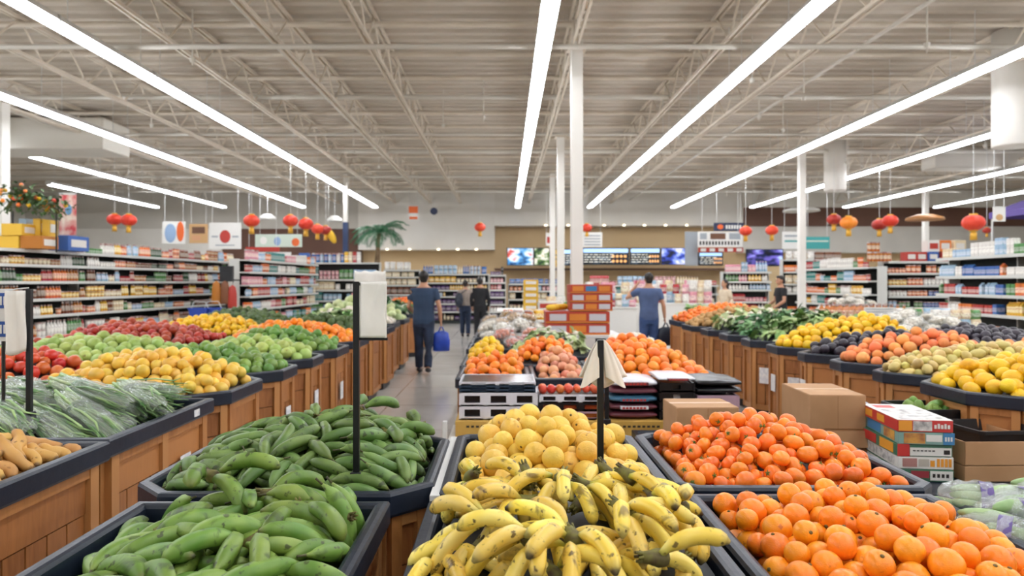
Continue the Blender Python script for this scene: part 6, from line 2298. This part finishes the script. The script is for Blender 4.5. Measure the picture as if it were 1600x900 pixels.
# stack of blue shopping baskets and hanging bag rack at the end of the second left shelving
plain('basket blue', '#2748a8', rough=.4)
for k in range(2):
    p = P(312 + 18 * k, 492, 15.5)
    rt = tag(empty('shopping_basket', (p.x, 15.5 + .1 * k, .72)), ('left blue shopping basket on the rack end', 'right blue shopping basket on the rack end')[k], 'basket', 'blue baskets by the left shelving')
    poly = rectc(-.2, .2, -.15, .15, .03)
    MB().loops([[(x, y, z) for x, y in inset(poly, q)] for q, z in ((.04, 0), (0, .26), (-.015, .26), (-.015, .28), (.01, .28), (.045, .02))], True, True).build('basket_body', 'basket blue', rt)
    MB().tube([(-.19, 0, .27), (-.12, 0, .42), (.12, 0, .42), (.19, 0, .27)], .01, 6).build('handle', 'shelf white', rt)
bk = tag(empty('basket_stand', (P(322, 0, 15.5).x, 15.55, 0)), 'black stand under the blue shopping baskets', 'stand')
MB().bx(-.5, .5, -.2, .25, .68, .715).build('stand_top', 'black steel', bk)
for a in (-.45, .45):
    MB().bx(a - .02, a + .02, -.15, .2, 0, .68).build('leg', 'black steel', bk)
rk = tag(empty('bag_rack', (P(352, 0, 16.6).x, 16.7, 0)), 'black rack of hanging bags between the two left shelvings', 'rack')
MB().bx(-.02, .02, -.02, .02, 0, 2.0).build('pole', 'black steel', rk)
MB().bx(-.3, .3, -.25, .25, 0, .04).build('base', 'black steel', rk)
MB().bx(-.3, .3, -.015, .015, 1.6, 1.63).build('bar', 'black steel', rk)
MB().bx(-.15, .15, -.06, .04, 1.58, 1.95).build('header_card', 'black plastic', rk)
for k, (x, c_, lb) in enumerate(((-.22, 'amber', 'tan bag on the hanging bag rack'), (-.02, 'brown', 'brown bag on the hanging bag rack'), (.16, 'red', 'red and white bag on the hanging bag rack'))):
    plain('print ' + c_, PAL[c_], rough=.5)
    o = MB().loops([[(.11 * q * math.cos(a), .05 * q * math.sin(a), z) for a in [2 * PI * i / 12 for i in range(12)]] for q, z in ((.9, -.55), (1, -.5), (.95, -.2), (.7, -.05), (.1, 0))], True, True).build('hanging_bag', 'print ' + c_, smooth=True)
    o.location = (rk.location.x + x, 16.62, 1.6 - (.1 if k == 2 else 0))
    tag(o, lb, 'bag')
    MB().tube([(0, 0, -.02), (0, .08, .03 + (.1 if k == 2 else 0))], .006, 5).build('hook', 'black steel', o)

# ------------------------------------------------------------------ people
mat('skin', '#c08f70', '#b98568', scale=6, rough=.55, sub=.08)
mat('hair black', '#17130f', '#221b16', scale=40, rough=.5, bump=.4, bscale=90)
mat('tee blue', '#2f425c', '#293a52', scale=5, rough=.85)
mat('tee slate', '#4f6187', '#465678', scale=5, rough=.85)
mat('jeans', '#1f2a3d', '#293650', scale=9, rough=.85)
mat('jeans blue', '#38517f', '#304670', scale=9, rough=.85)
mat('cloth black', '#18181b', '#202023', scale=9, rough=.85)
mat('cloth grey', '#a3968c', '#93867c', scale=9, rough=.85)
mat('cloth cream', '#ddcdb4', '#d2c0a4', scale=9, rough=.85)
mat('shoe', '#2a2a2e', rough=.6)
mat('sole', '#d8d6d2', rough=.6)
mat('bag blue', '#1d46b4', '#173a9c', scale=6, rough=.35, bump=.4, bscale=14)
mat('bag dark', '#1d2636', '#18202e', scale=6, rough=.4, bump=.4, bscale=14)
mat('eye dark', '#1c1512', rough=.2)


def torso_rings(extra=0.0, z0=.84, z1=1.56, sx=1.0, lean=0.0):
    R = [(.84, .145, .105), (.92, .165, .118), (1.02, .155, .112), (1.1, .15, .105), (1.22, .165, .112), (1.34, .182, .115), (1.41, .175, .1), (1.46, .12, .08), (1.5, .066, .064), (1.56, .056, .058)]
    out = []
    for z, rx, ry in R:
        if z0 - 1e-6 <= z <= z1 + 1e-6:
            cy = lean * max(0, z - .95)
            out.append([((rx * sx + extra) * math.cos(a), cy + (ry * sx + extra) * math.sin(a), z) for a in [2 * PI * k / 20 for k in range(20)]])
    return out


def hand(mb, wrist, d, side, curl=.6):
    """Palm, four fingers and a thumb at the end of an arm pointing along d."""
    wrist, d = Vector(wrist), Vector(d).normalized()
    s = Vector((0, 1, 0)) if abs(d.y) < .8 else Vector((0, 0, 1))
    s = (s - d * s.dot(d)).normalized()              # across the palm
    n = d.cross(s) * side                             # palm normal (towards the body)
    pc = wrist + d * .045
    R = Matrix((s, n, d)).transposed()
    mb.ell(pc, (.04, .018, .055), 10, 8, R)
    for i in range(4):
        o = pc + d * .045 + s * (.029 - .0195 * i)
        l = (.058, .068, .064, .05)[i]
        p1 = o + d * l * .5 + n * .006
        p2 = p1 + (d * math.cos(curl) + n * math.sin(curl)) * l * .35
        p3 = p2 + (d * math.cos(2 * curl) + n * math.sin(2 * curl)) * l * .3
        mb.tube([o - d * .02, o, p1, p2, p3], [.0095, .0095, .009, .0085, .007], 7)
    t0 = pc + s * .03 - d * .01
    mb.tube([t0, t0 + (s * .7 + d * .6 + n * .3) * .035, t0 + (s * .7 + d * .9 + n * .5) * .055], [.012, .011, .008], 7)


def remesh(o, v=.009, sm=6):
    r_ = o.modifiers.new('remesh', 'REMESH')
    r_.mode = 'VOXEL'
    r_.voxel_size = v
    r_.use_smooth_shade = True
    s = o.modifiers.new('smooth', 'SMOOTH')
    s.factor = .5
    s.iterations = sm


def person(loc, yaw, label, arms, legs, shirt, pants, hair='short', sleeve=.55, height=1.72, sx=1.0, head_yaw=0.0, lean=.03):
    """arms: ((elbow, wrist) left, right); legs: ((knee, ankle) left, right); local x right, y forward, z up, for a 1.72 m figure."""
    k = height / 1.72
    mb = MB().loops(torso_rings(0, sx=sx, lean=lean), True, True)
    hy = lean * .6
    HR = Matrix.Rotation(head_yaw, 3, 'Z')
    hc = Vector((0, hy + .015, 1.625))
    mb.ell(hc + Vector((0, -.005, .015)), (.076, .092, .1), 18, 12, HR)
    mb.ell(hc + HR @ Vector((0, .03, -.045)), (.058, .062, .066), 14, 10, HR)
    mb.tube([hc + HR @ Vector((0, .085, .012)), hc + HR @ Vector((0, .112, -.022)), hc + HR @ Vector((0, .088, -.03))], [.008, .016, .012], 8)
    mb.ell(hc + HR @ Vector((0, .09, -.058)), (.024, .01, .008), 10, 6, HR)
    for s in (-1, 1):
        mb.ell(hc + HR @ Vector((s * .078, -.002, -.005)), (.011, .02, .032), 8, 8, HR)
    sh = [Vector((s * .175 * sx, lean * .45, 1.405)) for s in (-1, 1)]
    hp = [Vector((s * .085, 0, .9)) for s in (-1, 1)]
    for i, s in enumerate((-1, 1)):
        el, wr = Vector(arms[i][0]), Vector(arms[i][1])
        mb.tube([sh[i] - Vector((s * .05, 0, 0)), sh[i], sh[i].lerp(el, .5), el, el.lerp(wr, .35), wr], [.055, .055, .047, .039, .039, .026], 12)
        hand(mb, wr, wr - el, -s if True else s)
        kn, an = Vector(legs[i][0]), Vector(legs[i][1])
        mb.tube([hp[i] + Vector((0, 0, .05)), hp[i], hp[i].lerp(kn, .5), kn, kn.lerp(an, .35), an], [.09, .092, .078, .056, .056, .036], 12)
        mb.tube([an + Vector((0, -.03, -.01)), an + Vector((0, .05, -.045)), an + Vector((0, .15, -.06))], [.036, .036, .028], 10, squash=.8)
    root = mb.build('person', 'skin', smooth=True)
    remesh(root, .009, 4)
    tag(root, label, 'person')
    root.location = loc
    root.rotation_euler.z = yaw
    root.scale = (k, k, k)
    # shirt
    m_ = MB().loops(torso_rings(.014, .84, 1.46, sx, lean), True, True)
    for i, s in enumerate((-1, 1)):
        el, wr = Vector(arms[i][0]), Vector(arms[i][1])
        if sleeve <= 1:
            m_.tube([sh[i] - Vector((s * .05, 0, .01)), sh[i], sh[i].lerp(el, sleeve * .6), sh[i].lerp(el, sleeve)], [.066, .07, .064, .06], 14)
        else:
            m_.tube([sh[i] - Vector((s * .05, 0, .01)), sh[i], sh[i].lerp(el, .5), el, el.lerp(wr, .4), el.lerp(wr, .92)], [.066, .07, .06, .052, .05, .04], 14)
    o = m_.build('shirt', shirt, root, smooth=True)
    remesh(o, .012, 5)
    m_ = MB().loops([[((rx) * math.cos(a), ry * math.sin(a), z) for a in [2 * PI * q / 20 for q in range(20)]] for z, rx, ry in ((.78, .15, .115), (.86, .172, .13), (.97, .168, .122))], True, True)
    for i, s in enumerate((-1, 1)):
        kn, an = Vector(legs[i][0]), Vector(legs[i][1])
        m_.tube([hp[i] + Vector((0, 0, .03)), hp[i] - Vector((0, 0, .05)), hp[i].lerp(kn, .55), kn, kn.lerp(an, .5), kn.lerp(an, .97)], [.1, .105, .092, .08, .076, .066], 14)
    o = m_.build('trousers', pants, root, smooth=True)
    remesh(o, .012, 5)
    for i, s in enumerate((-1, 1)):
        an = Vector(legs[i][1])
        o = MB().tube([an + Vector((0, -.055, -.02)), an + Vector((0, .0, -.03)), an + Vector((0, .08, -.045)), an + Vector((0, .175, -.058)), an + Vector((0, .2, -.06))], [.034, .048, .046, .04, .02], 12, squash=.85).build('shoe', 'shoe', root, smooth=True)
    # hair
    m_ = MB()
    if hair == 'short':
        m_.ell(hc + HR @ Vector((0, -.022, .035)), (.085, .092, .094), 18, 12, HR)
        m_.ell(hc + HR @ Vector((0, -.055, -.03)), (.068, .045, .06), 14, 10, HR)
        m_.ell(hc + HR @ Vector((0, .035, .082)), (.068, .06, .038), 14, 8, HR)
    else:
        m_.ell(hc + HR @ Vector((0, -.02, .03)), (.088, .095, .098), 18, 12, HR)
        m_.loops([[(hc + HR @ Vector((w * math.cos(a), -.05 + dd * math.sin(a), z))) for a in [2 * PI * q / 16 for q in range(16)]] for z, w, dd in ((.05, .08, .06), (-.05, .09, .05), (-.15, .095, .04), (-.26, .08, .03), (-.3, .05, .02))], True, True)
    o = m_.build('hair', 'hair black', root, smooth=True)
    remesh(o, .011, 3)
    for s in (-1, 1):
        MB().ell(hc + HR @ Vector((s * .032, .083, .012)), (.011, .006, .006), 8, 6, HR).build('eye', 'eye dark', root)
    return root


def walk(st=.16, lift=.1):
    """Left foot forward, right foot pushing off behind."""
    return (((-.09, st * .75, .5), (-.09, st, .085)), ((.09, -st * .25, .49), (.09, -st * 1.5, .085 + lift)))


STAND = (((-.095, .02, .49), (-.1, 0, .085)), ((.095, .02, .49), (.1, 0, .085)))
HANG = (((-.25, -.02, 1.14), (-.24, .05, .9)), ((.25, -.02, 1.14), (.25, .04, .9)))


def carry_bag(loc, w, h, m, label, rz=0.0, d=.12):
    root = tag(empty('shopping_bag', loc, rz), label, 'bag')
    rows = []
    for z, q, e in ((-h, .75, .5), (-h * .97, .95, .8), (-h * .6, 1.0, 1.0), (-h * .25, .8, .7), (-.07, .42, .35)):
        rows.append([(w / 2 * q * math.copysign(abs(math.cos(a)) ** .7, math.cos(a)) * (1 + .04 * math.sin(5 * a)), d / 2 * e * math.sin(a) * (1 + .1 * math.sin(4 * a + z * 9)), z) for a in [2 * PI * i / 18 for i in range(18)]])
    MB().loops(rows, True, True).build('bag_body', m, root, smooth=True)
    for s in (-1, 1):
        MB().tube([(-w * .16, s * .015, -.085), (-.015, s * .012, 0.0), (.015, s * .012, 0.0), (w * .16, s * .015, -.085)], .009, 6).build('handle', m, root, smooth=True)
    return root


p = P(662, 0, 12.1)
person((p.x, 12.1, 0), 0.0, 'man in a dark blue tee and jeans walking away along the left aisle', (((-.26, .02, 1.14), (-.2, .2, 1.03)), ((.27, -.03, 1.13), (.29, .02, .89))), walk(.12, .03), 'tee blue', 'jeans', 'short', .6, 1.74, 1.08)
carry_bag((p.x + .3, 12.13, .8), .3, .42, 'bag blue', 'bright blue shopping bag carried by the man in dark blue', .2)
p = P(1014, 0, 13.2)
person((p.x, 13.2, 0), 0.0, 'man in a slate blue tee seen from behind, hand raised to his face', (((-.4, .1, 1.27), (-.2, .16, 1.52)), ((.27, -.02, 1.13), (.3, .02, .9))), STAND, 'tee slate', 'jeans blue', 'short', .6, 1.72, 1.05)
carry_bag((p.x + .32, 13.22, .8), .34, .42, 'bag dark', 'dark bag carried by the man in the slate blue tee', .1)
p = P(727, 0, 20.2)
w_ = person((p.x, 20.2, 0), 0.0, 'person in a grey top with a dark backpack far down the aisle', HANG, walk(.08, .0), 'cloth grey', 'jeans', 'short', 2, 1.6, .92)
rt = tag(empty('backpack', (p.x - .17, 20.06, 1.05)), 'dark backpack slung on the shopper in the grey top', 'backpack')
MB().ell((0, 0, 0), (.12, .09, .22), 14, 10).build('pack_body', 'bag dark', rt, smooth=True)
MB().ell((0, -.07, -.06), (.08, .04, .1), 12, 8).build('front_pocket', 'bag dark', rt, smooth=True)
MB().tube([(.05, .05, .18), (.2, .06, .3), (.28, .16, .2)], .014, 6).build('strap', 'bag dark', rt, smooth=True)
p = P(750, 0, 19.6)
person((p.x, 19.6, 0), 0.0, 'man all in black seen from behind far down the aisle', HANG, STAND, 'cloth black', 'cloth black', 'short', 2, 1.66, 1.05)
p = P(1112, 0, 19.8)
person((p.x - .05, 18.4, 0), PI / 2 + .4, 'woman with long dark hair in a cream top behind the right island', HANG, STAND, 'cloth cream', 'cloth black', 'long', 2, 1.62, .9)
p = P(1221, 0, 16.6)
person((p.x, 16.6, 0), PI / 2 + .1, 'young man in a black tee standing in profile behind the right island', (((-.25, .06, 1.14), (-.2, .26, 1.0)), ((.25, .04, 1.14), (.2, .25, 1.02))), STAND, 'cloth black', 'cloth black', 'short', .6, 1.7, .95)

for k in KITS:
    k.finish()
